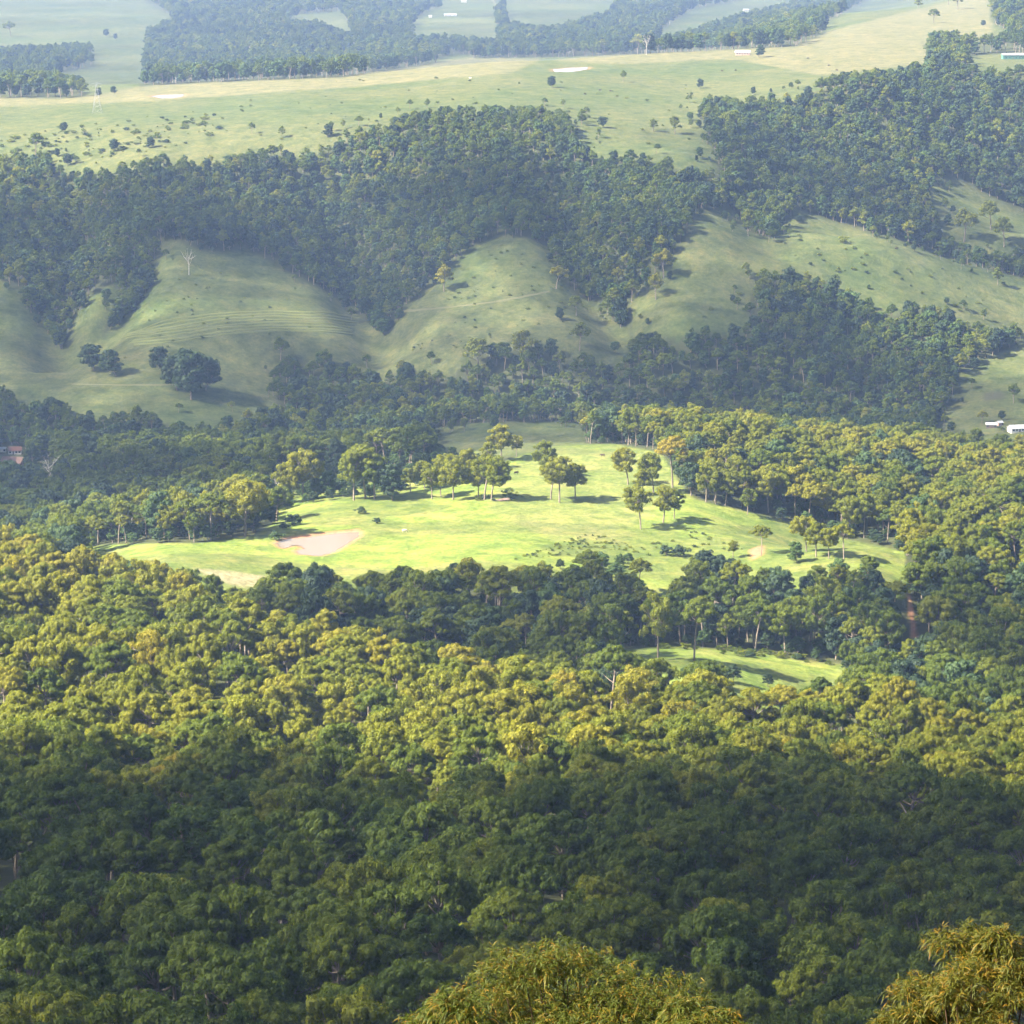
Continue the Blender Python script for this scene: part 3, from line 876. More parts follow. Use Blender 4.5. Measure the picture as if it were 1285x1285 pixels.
# trees that stand alone or in a small group: (u, v of the foot, height in picture rows, kind, tint, label, width factor)
LONE = [
 (702, 631, 57, "open", .55, "tall open gum in the middle of the three on the bright green hill"),
 (691, 627, 48, "open", .45, "slim gum close behind the tallest of three on the bright hill"),
 (722, 626, 46, "open", .50, "small round gum on the right side of the hill's three gums"),
 (684, 600, 46, "open", .40, "wide flat-topped gum on the hill behind the three gums"),
 (608, 627, 56, "open", .45, "gum with drooping crown beside the pink log pile"),
 (617, 628, 54, "open", .38, "gum on the near side of the pair beside the pink log pile"),
 (600, 626, 44, "open", .55, "low gum left of the pair beside the pink log pile"),
 (569, 627, 52, "open", .50, "forked gum standing at the far edge of the hill paddock"),
 (542, 626, 42, "open", .45, "paired gum at the far paddock edge left of the forked gum"),
 (553, 622, 36, "open", .60, "small pale gum between two gums at the far paddock edge"),
 (629, 580, 46, "open", .62, "pale bushy gum at the hill's back edge, tallest of its group"),
 (648, 573, 26, "open", .60, "little pale gum on the back edge left of the bare summit"),
 (588, 602, 40, "open", .58, "pale gum behind the forked gum at the paddock's far side"),
 (563, 608, 40, "open", .52, "leafy gum on the back slope behind the far paddock edge"),
 (533, 614, 36, "open", .48, "leafy gum closing the back edge right of the dense clump"),
 (515, 618, 32, "open", .45, "low gum just right of the dense hilltop clump"),
 (612, 590, 34, "open", .50, "gum between the pale bushy gum and the pair by the logs"),
 (459, 626, 68, "dome", .42, "biggest gum of the dense clump on the hill's far edge"),
 (444, 628, 58, "open", .40, "gum on the left side of the dense hilltop clump"),
 (470, 627, 56, "open", .30, "dark gum in the middle of the dense hilltop clump"),
 (493, 628, 46, "dark", .35, "dark round tree ending the dense hilltop clump on the right"),
 (380, 630, 66, "open", .60, "tall pale gum next to the white dead tree"),
 (364, 633, 56, "open", .55, "gum leaning beside the white dead tree above the brown dam"),
 (411, 624, 32, "dark", .95, "broad bright green tree between the pale gum and dense clump"),
 (398, 626, 26, "dark", .80, "low green tree tucked beside the broad bright green tree"),
 (347, 655, 44, "open", .30, "dark gum at the left edge of the hill paddock above the dam"),
 (308, 673, 73, "open", .62, "lone tall gum with bare trunk in front of the left woodland"),
 (804, 664, 54, "open", .48, "single gum with long slanting shadow on the hill's right slope"),
 (832, 656, 48, "open", .52, "gum upslope and right of the gum with the slanting shadow"),
 (846, 651, 34, "open", .35, "small gum on the right flank above the shaded gully"),
 (788, 608, 46, "open", .58, "pale wispy gum on the hill's right brow"),
 (820, 618, 50, "open", .42, "dense gum beside the pale wispy gum on the right brow"),
 (806, 622, 34, "open", .50, "low gum below the pale wispy gum on the right brow"),
 (844, 612, 66, "dome", .86, "large rusty-crowned gum on the hill's right shoulder"),
 (868, 622, 42, "dark", .50, "dark green tree at the start of the right-hand tree line"),
 (886, 630, 44, "open", .45, "gum in the row along the hill's right shoulder, first past the dark tree"),
 (898, 632, 40, "open", .40, "gum in the row along the hill's right shoulder, second past the dark tree"),
 (910, 634, 46, "open", .48, "gum in the row along the hill's right shoulder, third past the dark tree"),
 (938, 646, 32, "open", .35, "shady gum in front of the tree line on the right shoulder"),
 (955, 697, 37, "dome", .45, "round gum beside the red dirt cutting"),
 (1059, 703, 46, "dome", .55, "upright gum at the end of the small grove below the tree line"),
 (1040, 701, 40, "open", .50, "gum in the middle of the small grove below the tree line"),
 (1024, 699, 46, "open", .45, "tall gum in the small grove below the tree line"),
 (1012, 692, 46, "open", .60, "olive gum at the back of the small grove below the tree line"),
 (1000, 706, 26, "dark", .95, "bushy green tree at the left foot of the small grove"),
 (1086, 745, 46, "dome", .30, "dark domed gum below the grove near the red track"),
 (1122, 772, 44, "dome", .45, "domed gum beside the top of the red dirt track"),
 (1050, 742, 40, "dark", 1.0, "bright green leafy tree below the grove"),
 (920, 700, 22, "open", .45, "small leafy gum left of the red dirt cutting"),
 (1208, 690, 20, "dark", .9, "bright green bush at the foot of the right woodland"),
 (836, 697, 12, "shrub", .2, "dark shrub at the lower edge of the bright hill"),
 (853, 698, 13, "shrub", .2, "dark shrub next to the gully at the bright hill's foot"),
 (453, 645, 9, "shrub", .5, "pale shrub on the open paddock above the dam"),
 (473, 657, 7, "shrub", .2, "tiny dark shrub on the paddock right of the dam"),
 (369, 659, 13, "shrub", .4, "green shrub at the left paddock edge above the dam"),
 (346, 678, 11, "shrub", .7, "olive shrub at the left tip of the brown dam"),
 (356, 664, 8, "shrub", .4, "low shrub between the left gum and the brown dam"),
 (964, 862, 17, "dark", .1, "small dark tree at the near edge of the lower green field"),
 (900, 862, 30, "dome", .3, "gum rising in front of the lower green field"),
 (920, 856, 22, "dark", .5, "bushy tree beside the gum at the lower green field"),
 (884, 738, 48, "dark", .1, "dark blue-green tree left of the gully below the bright hill"),
 (905, 742, 44, "dark", .15, "dark rounded tree next to the dark blue-green one"),
 (1102, 868, 62, "dark", .05, "very dark dome-shaped tree right of the lower green field"),
 (1140, 880, 56, "dark", .1, "dark tree beside the very dark dome-shaped tree"),
 (1075, 845, 46, "dark", .2, "dark narrow tree at the corner of the lower green field"),
 # far slope
 (118, 465, 34, "fardark", .45, "rounded tree left of the pair below the contour lines"),
 (146, 472, 34, "fardark", .55, "rounded tree right of the pair below the contour lines"),
 (205, 468, 34, "fardark", .5, "upper left tree of the clump on the shaded far paddock"),
 (240, 502, 62, "fardark", .62, "tallest tree of the clump on the shaded far paddock"),
 (222, 490, 46, "fardark", .5, "middle tree of the clump on the shaded far paddock"),
 (258, 490, 44, "fardark", .55, "right tree of the clump on the shaded far paddock"),
 (352, 452, 28, "far", .30, "small tree under the right end of the contour lines"),
 (557, 366, 32, "far", .74, "yellowish tree on the left edge of the middle spur"),
 (698, 362, 28, "far", .68, "olive-tinged tree on the right edge of the middle spur"),
 (723, 396, 24, "far", .40, "tree low on the right side of the middle spur"),
 (703, 402, 16, "fardark", .40, "bush low on the right side of the middle spur"),
 (823, 376, 32, "far", .60, "tree at the left edge of the right-hand sunny spur"),
 (833, 348, 34, "far", .72, "pale olive tree where the wooded gully meets the right spur"),
 (727, 440, 34, "far", .40, "dark tree at the foot of the middle spur"),
 (600, 470, 44, "far", .45, "large tree at the left foot of the middle spur"),
 (655, 456, 42, "far", .55, "broad tree at the bottom of the middle spur"),
 (1252, 357, 20, "far", .35, "lone tree on the crest at the right end of the sunny spur"),
 (936, 345, 16, "far", .40, "small tree left of the pair on the right spur"),
 (957, 361, 23, "far", .30, "taller tree of the pair on the right spur"),
 (1058, 305, 8, "shrub", .4, "low shrub on the sunny spur below the crest"),
 (1243, 288, 34, "far", .45, "tall tree beside the upper right clearing"),
 (1210, 303, 40, "far", .50, "broad tree beside the upper right clearing"),
 (1260, 310, 36, "far", .40, "tree at the far right edge of the upper clearing"),
 (1075, 283, 20, "far", .45, "small tree on the wooded side of the spur's crest"),
 (1140, 306, 28, "far", .55, "open gum behind the sunny spur's crest"),
 (1272, 506, 24, "far", .25, "round dark tree on the brown ploughed strip above the white roofs"),
 (1258, 527, 12, "fardark", .3, "small tree directly behind the white-roofed shed"),
 (1232, 532, 16, "far", .6, "olive tree left of the white-roofed shed"),
 # plateau
 (316, 168, 14, "far", .25, "left one of two small trees on the plateau slope"),
 (354, 173, 14, "far", .35, "right one of two small trees on the plateau slope"),
 (410, 172, 16, "fardark", .4, "bushy tree at the edge of the plateau woods"),
 (80, 166, 13, "fardark", .3, "dark little tree at the left end of the plateau"),
 (45, 196, 28, "far", .3, "tree in the scrub at the plateau's left end"), (84, 208, 16, "fardark", .3, "bush at the plateau's left rim above the forest"),
 (144, 190, 16, "fardark", .3, "left bush of two on the plateau scrub"), (186, 186, 14, "fardark", .3, "right bush of two on the plateau scrub"),
 (730, 157, 17, "far", .3, "small dark tree above the corner of the central forest"),
 (757, 160, 14, "fardark", .3, "bushy tree right of the central forest's corner"),
 (693, 110, 15, "fardark", .15, "dark spreading tree in front of the middle pond"),
 (782, 103, 14, "far", .3, "small dark tree on the plateau right of the middle pond"),
 (820, 165, 15, "far", .35, "small gum on the plateau near the bare gully"), (847, 168, 22, "far", .4, "bigger gum on the plateau near the bare gully"),
 (877, 111, 12, "fardark", .3, "round tree at the plateau's rim by the eroded bank"),
 (951, 72, 16, "fardark", .55, "rounded tree beside the white-roofed cottage"),
 (1172, 29, 17, "far", .3, "spreading tree with long shadow on the pale far field"),
 (1152, 12, 16, "far", .5, "faint gum near the top of the pale far field"),
 (1202, 12, 20, "far", .5, "gum at the top edge of the pale far field"),
 (1190, 6, 18, "far", .4, "gum on the skyline side of the pale far field"),
 (1233, 33, 8, "fardark", .4, "small bush on the pale far field near the grove"),
 (14, 46, 19, "far", .4, "hazy lone tree on the far left pasture"),
 (134, 46, 10, "fardark", .4, "hazy bush on the far pasture above the dark grove"), (145, 50, 8, "fardark", .4, "hazy low bush beside the dark far grove"),
 (800, 68, 24, "far", .6, "gum on the plateau skyline beside the tall bare pole"),
 (124, 121, 11, "fardark", .4, "bush at the crest behind the lattice tower"), (144, 118, 10, "fardark", .5, "low bush row at the crest right of the lattice tower"),
]
LONE_OBJ = []
for u, v, hp, kind, tint, label in LONE:
    gx, gy, gz = G(u, v)
    p = PROTO[kind][rng.integers(len(PROTO[kind]))]
    dep = gy * math.cos(TILT) - gz * math.sin(TILT)
    h = hp * dep / F / math.cos(TILT) * 1.02
    s = h / p["H"]
    wf = {"fardark": 1.15, "dark": 1.1, "shrub": 1.3}.get(kind, 1.12)
    LONE_OBJ.append(dict(x=gx, y=gy, z=gz, kind=kind, p=p, s=s, sxy=s * wf * rng.uniform(0.95, 1.1), rot=rng.uniform(0, 6.28), tint=tint, label=label, h=h, u=u, v=v))
# no wood tree in front of or inside a lone tree
lx = np.array([[o["x"], o["y"]] for o in LONE_OBJ])
TREES = [t for t in TREES if np.min(np.hypot(lx[:, 0] - t["x"], lx[:, 1] - t["y"])) > 4.0]

# ------------------------------------------------------------------ which trees the picture shows (nearest first, a coarse cover map)
TREES.sort(key=lambda t: t["y"])
RES = 3.0
nw = int(1285 / RES) + 1
cover = np.zeros((nw, nw), bool)
ug = np.arange(nw) * RES
skyline = np.full(nw, 1e9)
yprev = 380.0
for t in TREES:
    if t["y"] - yprev > 12:
        for yy in np.arange(yprev, t["y"], 12.0):
            xx = (ug - CX) / F * (yy * 1.03)
            zz = Z(xx, np.full(nw, yy))
            _, vv = project(xx, np.full(nw, yy), zz)
            skyline = np.minimum(skyline, vv)
        yprev = t["y"]
    p = PROTO[t["kind"]][t["k"]]
    dep = t["y"] * math.cos(TILT) - t["z"] * math.sin(TILT)
    u0, vt = project(t["x"], t["y"], t["z"] + t["h"])
    _, vb = project(t["x"], t["y"], t["z"] + t["h"] - p["ch"] * t["s"])
    rw = p["cr"] * t["sxy"] * F / dep * 0.9
    t["u"], t["v"] = float(u0), float((vt + vb) / 2)
    a0, a1 = int((u0 - rw) / RES), int((u0 + rw) / RES) + 1
    b0, b1 = int(vt / RES), int(vb / RES) + 1
    a0, b0, a1, b1 = max(a0, 0), max(b0, 0), min(a1, nw), min(b1, nw)
    t["vis"] = 0.0
    if a1 <= a0 or b1 <= b0:
        continue
    gx, gy = np.meshgrid(np.arange(a0, a1) * RES, np.arange(b0, b1) * RES)
    m = ((gx - u0) / rw) ** 2 + ((gy - (vt + vb) / 2) / max((vb - vt) / 2, 1)) ** 2 < 1
    m &= gy < skyline[a0:a1][None, :] + 1
    c = cover[b0:b1, a0:a1]
    t["vis"] = float((m & ~c).sum()) * RES * RES
    c |= m



def tint_word(kind, t):
    if kind in ("dark", "fardark"):
        return ["blackish green", "deep green", "bright green"][min(2, int(t * 3))]
    return ["dark green", "green", "olive green", "yellow olive", "rusty olive"][min(4, int(t * 5))]


def place_tree(name, p, x, y, z, s, sxy, rot, tint, label, cat, group):
    root = bpy.data.objects.new(name, None)
    COL.objects.link(root)
    root.empty_display_size = 1.0
    root.location = (x, y, z)
    root.rotation_euler = (0, 0, rot)
    root.scale = (sxy, sxy, s)
    tag(root, label, cat, group)
    for part in ("trunk", "crown"):
        o = bpy.data.objects.new(part, p[part])
        COL.objects.link(o)
        o.parent = root
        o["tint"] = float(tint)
    return root


NAMES = {"shrub": "shrub", "dark": "evergreen_tree", "fardark": "hillside_bush"}
for o in LONE_OBJ:
    name = NAMES.get(o["kind"], "paddock_gum" if o["kind"] in ("open", "dome") else "lone_hillside_tree")
    place_tree(name, o["p"], o["x"], o["y"], o["z"], o["s"], o["sxy"], o["rot"], o["tint"], o["label"],
               "shrub" if o["kind"] == "shrub" else "tree", None)

ORD = ["first", "second", "third", "fourth", "fifth", "sixth", "seventh", "eighth", "ninth", "tenth", "eleventh", "twelfth", "thirteenth",
       "fourteenth", "fifteenth", "sixteenth", "seventeenth", "eighteenth", "nineteenth", "twentieth"]
ZONES = {
 "fore": ("forest_gum", 300, "gums of the near forest", "gum", "near forest"),
 "mid": ("woodland_gum", 260, "trees of the woods round the bright hill", "tree", "hill woods"),
 "slope": ("scarp_tree", 240, "trees on the shaded far slope", "tree", "far slope"),
}
for zone, (name, most, group, noun, where) in ZONES.items():
    zt = sorted((t for t in TREES if t["zone"] == zone and t["vis"] > 20), key=lambda t: -t["vis"])[:most]
    zt.sort(key=lambda t: -t["v"])
    per_row = 16
    for r0 in range(0, len(zt), per_row):
        for c0, t in enumerate(sorted(zt[r0:r0 + per_row], key=lambda t: t["u"])):
            t["own"] = True
            p_w = PROTO[t["kind"]][t["k"]]
            wide = p_w["cr"] * t["sxy"]
            size = "broad " if wide > 8.4 else ("slim " if wide < 5.2 else "")
            lab = f"{size}{tint_word(t['kind'], t['tint'])} {noun}, {ORD[c0]} from left in {ORD[r0 // per_row]} crown row up the {where}"
            place_tree(name, p_w, t["x"], t["y"], t["z"], t["s"], t["sxy"], t["rot"], t["tint"], lab, "tree", group)

# ------------------------------------------------------------------ the uncountable rest of each wood: one object each
proto_collection = bpy.data.collections.new("tree_kinds")
order = []
for kind in sorted(PROTO):
    for k, p in enumerate(PROTO[kind]):
        o = bpy.data.objects.new(f"kind_{kind}_{k}", p["both"])
        proto_collection.objects.link(o)
        order.append((kind, k))
names_sorted = sorted((f"kind_{a}_{b}", (a, b)) for a, b in order)
INDEX = {ab: i for i, (_, ab) in enumerate(names_sorted)}


def scatter_group():
    ng = bpy.data.node_groups.new("scatter_trees", 'GeometryNodeTree')
    ng.interface.new_socket("Geometry", in_out='INPUT', socket_type='NodeSocketGeometry')
    ng.interface.new_socket("Geometry", in_out='OUTPUT', socket_type='NodeSocketGeometry')
    n = ng.nodes
    gi, go = n.new("NodeGroupInput"), n.new("NodeGroupOutput")
    ci = n.new("GeometryNodeCollectionInfo")
    ci.inputs["Collection"].default_value = proto_collection
    ci.inputs["Separate Children"].default_value = True
    ci.inputs["Reset Children"].default_value = True
    iop = n.new("GeometryNodeInstanceOnPoints")
    iop.inputs["Pick Instance"].default_value = True
    def na(nm, ty):
        a = n.new("GeometryNodeInputNamedAttribute")
        a.data_type = ty
        a.inputs["Name"].default_value = nm
        return a.outputs["Attribute"]
    L = ng.links.new
    L(gi.outputs[0], iop.inputs["Points"])
    L(ci.outputs[0], iop.inputs["Instance"])
    L(na("idx", 'INT'), iop.inputs["Instance Index"])
    eu = n.new("FunctionNodeEulerToRotation")
    L(na("rot", 'FLOAT_VECTOR'), eu.inputs[0])
    L(eu.outputs[0], iop.inputs["Rotation"])
    L(na("scl", 'FLOAT_VECTOR'), iop.inputs["Scale"])
    L(iop.outputs[0], go.inputs[0])
    return ng


SCATTER = scatter_group()


def scatter(name, items, label, cat):
    n = len(items)
    if not n:
        return
    me = bpy.data.meshes.new(name)
    me.vertices.add(n)
    me.vertices.foreach_set("co", np.array([[t["x"], t["y"], t["z"]] for t in items], dtype=np.float32).ravel())
    a = me.attributes.new("idx", 'INT', 'POINT')
    a.data.foreach_set("value", np.array([INDEX[(t["kind"], t["k"])] for t in items], dtype=np.int32))
    a = me.attributes.new("rot", 'FLOAT_VECTOR', 'POINT')
    a.data.foreach_set("vector", np.array([[0, 0, t["rot"]] for t in items], dtype=np.float32).ravel())
    a = me.attributes.new("scl", 'FLOAT_VECTOR', 'POINT')
    a.data.foreach_set("vector", np.array([[t["sxy"], t["sxy"], t["s"]] for t in items], dtype=np.float32).ravel())
    a = me.attributes.new("tint", 'FLOAT', 'POINT')
    a.data.foreach_set("value", np.array([t["tint"] for t in items], dtype=np.float32))
    me.update()
    o = obj(name, me, label=label, cat=cat, kind="stuff")
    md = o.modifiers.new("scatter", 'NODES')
    md.node_group = SCATTER
    return o


rest = [t for t in TREES if not t.get("own") and (t["zone"] != "plain" or t["vis"] > 0)]
scatter("near_forest", [t for t in rest if t["zone"] == "fore"], "dense gum forest filling the near slope behind the nearest crowns", "forest")
scatter("hill_woodland", [t for t in rest if t["zone"] == "mid"], "woodland around the bright green hill and its gullies", "forest")
scatter("scarp_forest", [t for t in rest if t["zone"] == "slope"], "hazy forest covering the shaded far slope and its gullies", "forest")
scatter("plain_woodland", [t for t in rest if t["zone"] == "plain"], "bluish tree belts and groves on the far plain", "forest")

# low scrub: plateau tussocks and the rough patch at the foot of the hill
scrub = []
def scrub_in(poly, n, hmin, hmax, y_lim=400.0):
    us = [p[0] for p in poly]; vs = [p[1] for p in poly]
    c = 0
    while c < n:
        u, v = rng.uniform(min(us), max(us)), rng.uniform(min(vs), max(vs))
        if not in_poly(np.array([u]), np.array([v]), poly)[0]:
            continue
        c += 1
        gx, gy, gz = G(u, v)
        h = rng.uniform(hmin, hmax)
        k = int(rng.choice([0, 2, 0, 2, 1]))
        scrub.append(dict(x=gx, y=gy, z=gz, kind="shrub", k=k, s=h / 4, sxy=h / 4 * rng.uniform(1.2, 2.2), rot=rng.uniform(0, 6.28), tint=rng.uniform(0.05, 0.5)))
scrub_in([(110, 155), (270, 143), (300, 160), (260, 175), (150, 200), (60, 205), (0, 200), (0, 175)], 150, 0.8, 3.6)
scrub_in([(640, 704), (740, 668), (810, 690), (820, 700), (780, 690)], 130, 0.35, 1.0)
scrub_in([(800, 690), (860, 660), (940, 690), (880, 696)], 36, 0.5, 1.3)
scrub_in([(600, 628), (640, 614), (660, 624), (640, 631)], 26, 0.6, 1.6)
scrub_in([(0, 200), (300, 105), (860, 90), (880, 180), (740, 188), (400, 175)], 110, 0.6, 2.2)
scrub_in([(500, 450), (620, 305), (700, 330), (770, 400), (700, 430)], 90, 0.5, 1.6)
scrub_in([(140, 480), (215, 305), (300, 320), (460, 410), (340, 440)], 70, 0.5, 1.4)
scrub_in([(1120, 600 + 230), (1060, 845), (1100, 870)], 6, 1.5, 3)
scrub_in([(770, 812), (950, 816), (1060, 834), (1050, 836), (850, 815)], 40, 1.0, 2.6)
scrub_in([(850, 420), (1000, 335), (1200, 400), (1280, 360), (1000, 290)], 45, 0.8, 2.4)
scatter("pasture_scrub", scrub, "low tussocks and scrub dotted over the pastures", "scrub")

# ------------------------------------------------------------------ the leafy bushes just below the lookout
def make_bush(seed, W, D, H, lumps, n_shoot, leaf_len):
    r = np.random.default_rng(seed)
    cen, rad = [], []
    for i in range(lumps):
        t = r.random()
        az = i * 2.39996
        q = math.sqrt((i + 0.5) / lumps)
        hh = math.sqrt(max(0, 1 - q * q * 0.92))
        cen.append(np.array([math.cos(az) * W * 0.5 * q * 0.9, math.sin(az) * D * 0.5 * q * 0.9, H * (0.40 + 0.46 * hh) * r.uniform(0.86, 1.05)]))
        rad.append(r.uniform(0.20, 0.46) * W / 4)
    V, Fc, A = [], [], []
    n0 = 0
    segs = 3
    tt = np.linspace(0, 1, segs + 1)
    prof = np.array([0.30, 1.0, 0.85, 0.04])
    for c, R_ in zip(cen, rad):
        n = int(n_shoot * (R_ / np.mean(rad)) ** 2)
        d = r.normal(size=(n, 3))
        d /= np.linalg.norm(d, axis=1)[:, None]
        d[:, 2] = np.where(d[:, 2] < -0.2, -d[:, 2], d[:, 2])
        k = 8
        base = c + d * (R_ * r.uniform(0.35, 1.06, n))[:, None] * np.array([1, 1, 0.9])
        ax = d * 0.7 + np.array([0, 0, 0.75]) + r.normal(size=(n, 3)) * 0.3
        ax /= np.linalg.norm(ax, axis=1)[:, None]
        tipc = r.random(n)
        base, ax, tipc = np.repeat(base, k, 0), np.repeat(ax, k, 0), np.repeat(tipc, k)
        m_ = n * k
        az = r.uniform(0, 6.283, m_)
        unit = lambda q: q / (np.linalg.norm(q, axis=1)[:, None] + 1e-9)
        side = unit(np.cross(ax, np.stack([np.cos(az), np.sin(az), np.full(m_, 0.13)], 1)))
        l = leaf_len * r.uniform(0.6, 1.25, m_)
        w = l * r.uniform(0.10, 0.16, m_)
        p0 = base + ax * (leaf_len * 0.9 * (np.tile(np.arange(k), n) / k))[:, None]
        d0 = unit(side * 0.8 + ax * 0.65)
        dr = r.uniform(0.2, 0.9, m_)
        pts = p0[:, None] + tt[None, :, None] * (d0 * l[:, None])[:, None]
        pts[:, :, 2] -= tt[None] ** 2 * (l * dr)[:, None]
        wd = unit(np.cross(d0, [0, 0, 1.0]) + r.normal(size=(m_, 3)) * 0.35)
        off = prof[None, :, None] * (wd * w[:, None] * 0.5)[:, None]
        V.append(np.stack([pts + off, pts - off], 2).reshape(-1, 3))
        nv = 2 * (segs + 1)
        q = (np.arange(m_)[:, None, None] * nv + np.arange(segs)[None, :, None] * 2 + np.array([0, 1, 3, 2])).reshape(-1, 4) + n0
        Fc.append(q)
        n0 += m_ * nv
        A.append(np.repeat(np.clip(tipc * 0.75 + r.normal(0, 0.16, m_), 0, 1), nv))
    fol = (np.concatenate(V), np.concatenate(Fc), np.concatenate(A))
    g = Geo()
    for c in cen:
        st = np.array([r.normal() * 0.12, r.normal() * 0.12, -0.3])
        g.add(*tube(bezier(st, np.array([c[0] * 0.4, c[1] * 0.4, c[2] * 0.55]), c, 6), np.linspace(0.028, 0.006, 6), 5))
    return fol, g.get()


BUSHES = [   # top of the bush in the picture, width in columns, distance, label
 (728, 1163, 500, 31.0, 900, "big yellow-green leafy bush at the bottom edge, right of centre", 0),
 (1240, 1130, 330, 29.0, 901, "tall orange-tinged leafy bush in the bottom right corner", 1),
 (560, 1222, 300, 28.0, 902, "low leafy bush at the bottom edge on the big bush's left side", 2),
 (870, 1230, 260, 28.0, 903, "low leafy bush at the bottom edge on the big bush's right side", 3),
 (1040, 1272, 130, 28.0, 904, "leafy tip between the two bushes at the bottom edge", 4),
]
for u, v, wpx, Y, seed, label, i in BUSHES:
    dx, dy, dz = ray_dir(u, v)
    tx, tz = Y * dx / dy, Y * dz / dy
    gz = float(Z(np.array([tx]), np.array([Y]))[0])
    Hb = tz - gz
    W = wpx * Y * 1.03 / F
    fol, wood = make_bush(seed, W, W * 0.85, Hb / 0.99, int(20 + W * 16), int(105), 0.098)
    root = bpy.data.objects.new("leafy_bush", None)
    COL.objects.link(root)
    root.location = (tx, Y, gz)
    tag(root, label, "bush", "bushes just below the lookout")
    st = obj("stem", mesh_from("stem", wood[0], wood[1], [M_TWIG], True), root)
    fo = obj("foliage", mesh_from("foliage", fol[0], fol[1], [M_WATTLE], True, {"leafvar": fol[2]}), root)
    fo["tint"] = [0.45, 0.7, 0.35, 0.5, 0.5][i]

# ------------------------------------------------------------------ dead trees
for u, v, hp, label, seed in ((237, 345, 32, "white dead tree alone at the top of the left spur", 1), (346, 632, 38, "white dead tree beside the tall pale gum on the hill", 2),
                              (811, 69, 26, "tall bare dead trunk on the plateau skyline", 3), (62, 612, 40, "pale dead tree rising from the woods below the red roofs", 4)):
    gx, gy, gz = G(u, v)
    h = hp * (gy * math.cos(TILT) - gz * math.sin(TILT)) / F
    wv, wf = make_dead(seed, h)
    root = bpy.data.objects.new("dead_tree", None)
    COL.objects.link(root)
    root.location = (gx, gy, gz)
    tag(root, label, "dead tree")
    obj("branches", mesh_from("branches", wv, wf, [M_DEAD], True), root)

# ------------------------------------------------------------------ water of the farm dams
def water_material(name, tint):
    m, nt, out = new_mat(name)
    b = N(nt, "ShaderNodeBsdfPrincipled")
    b.inputs["Base Color"].default_value = (*tint, 1)
    b.inputs["Roughness"].default_value = 0.25
    geo = N(nt, "ShaderNodeNewGeometry")
    bump = N(nt, "ShaderNodeBump")
    bump.inputs["Strength"].default_value = 0.15
    bump.inputs["Distance"].default_value = 0.2
    nt.links.new(noise(nt, geo.outputs["Position"], 0.6), bump.inputs["Height"])
    nt.links.new(bump.outputs[0], b.inputs["Normal"])
    nt.links.new(b.outputs[0], out.inputs[0])
    return m


M_MUDDY = water_material("muddy_water", (0.18, 0.142, 0.098))
M_MILKY = water_material("milky_water", (0.25, 0.25, 0.235))
for k, (pts, zc, yc) in PONDS.items():
    cx_, cy_ = np.mean([p[0] for p in pts]), np.mean([p[1] for p in pts])
    vs = [(x, y, zc + 0.06) for x, y in [((p[0] - cx_) * 1.02 + cx_, (p[1] - cy_) * 1.02 + cy_) for p in pts]]
    me = bpy.data.meshes.new("pond")
    me.from_pydata(vs, [], [tuple(range(len(vs)))])
    me.materials.append(M_MUDDY if k == "brown" else M_MILKY)
    o = obj("pond", me, kind="structure", label={"brown": "brown farm dam on the bright green hill", "left": "small white dam on the plateau at left",
                                                 "middle": "small white dam in the middle of the plateau"}[k])

# ------------------------------------------------------------------ farm buildings
M_WHITE_ROOF = plain("white_roof_iron", (0.52, 0.52, 0.51), (0.44, 0.45, 0.45), 0.6, 0.45)
M_RED_ROOF = plain("red_roof_tiles", (0.11, 0.05, 0.04), (0.085, 0.04, 0.03), 0.8)
M_SALMON = plain("terracotta_roof", (0.17, 0.105, 0.085), (0.13, 0.08, 0.065), 0.8)
M_WALL_W = plain("white_wall", (0.74, 0.72, 0.68), (0.66, 0.63, 0.58), 0.7)
M_WALL_P = plain("pink_brick_wall", (0.44, 0.30, 0.25), (0.36, 0.24, 0.20), 0.7)
M_WALL_D = plain("dark_timber_wall", (0.14, 0.11, 0.09), (0.09, 0.07, 0.06), 0.7)
M_GREEN = plain("green_shed_wall", (0.08, 0.20, 0.16), (0.06, 0.15, 0.12), 0.7, 0.5)
M_GLASS = plain("window_glass", (0.04, 0.05, 0.06), (0.03, 0.035, 0.04), 1, 0.08, 0.6)


def box(x0, x1, y0, y1, z0, z1):
    v = [(x0, y0, z0), (x1, y0, z0), (x1, y1, z0), (x0, y1, z0), (x0, y0, z1), (x1, y0, z1), (x1, y1, z1), (x0, y1, z1)]
    f = [(0, 3, 2, 1), (4, 5, 6, 7), (0, 1, 5, 4), (1, 2, 6, 5), (2, 3, 7, 6), (3, 0, 4, 7)]
    return v, f


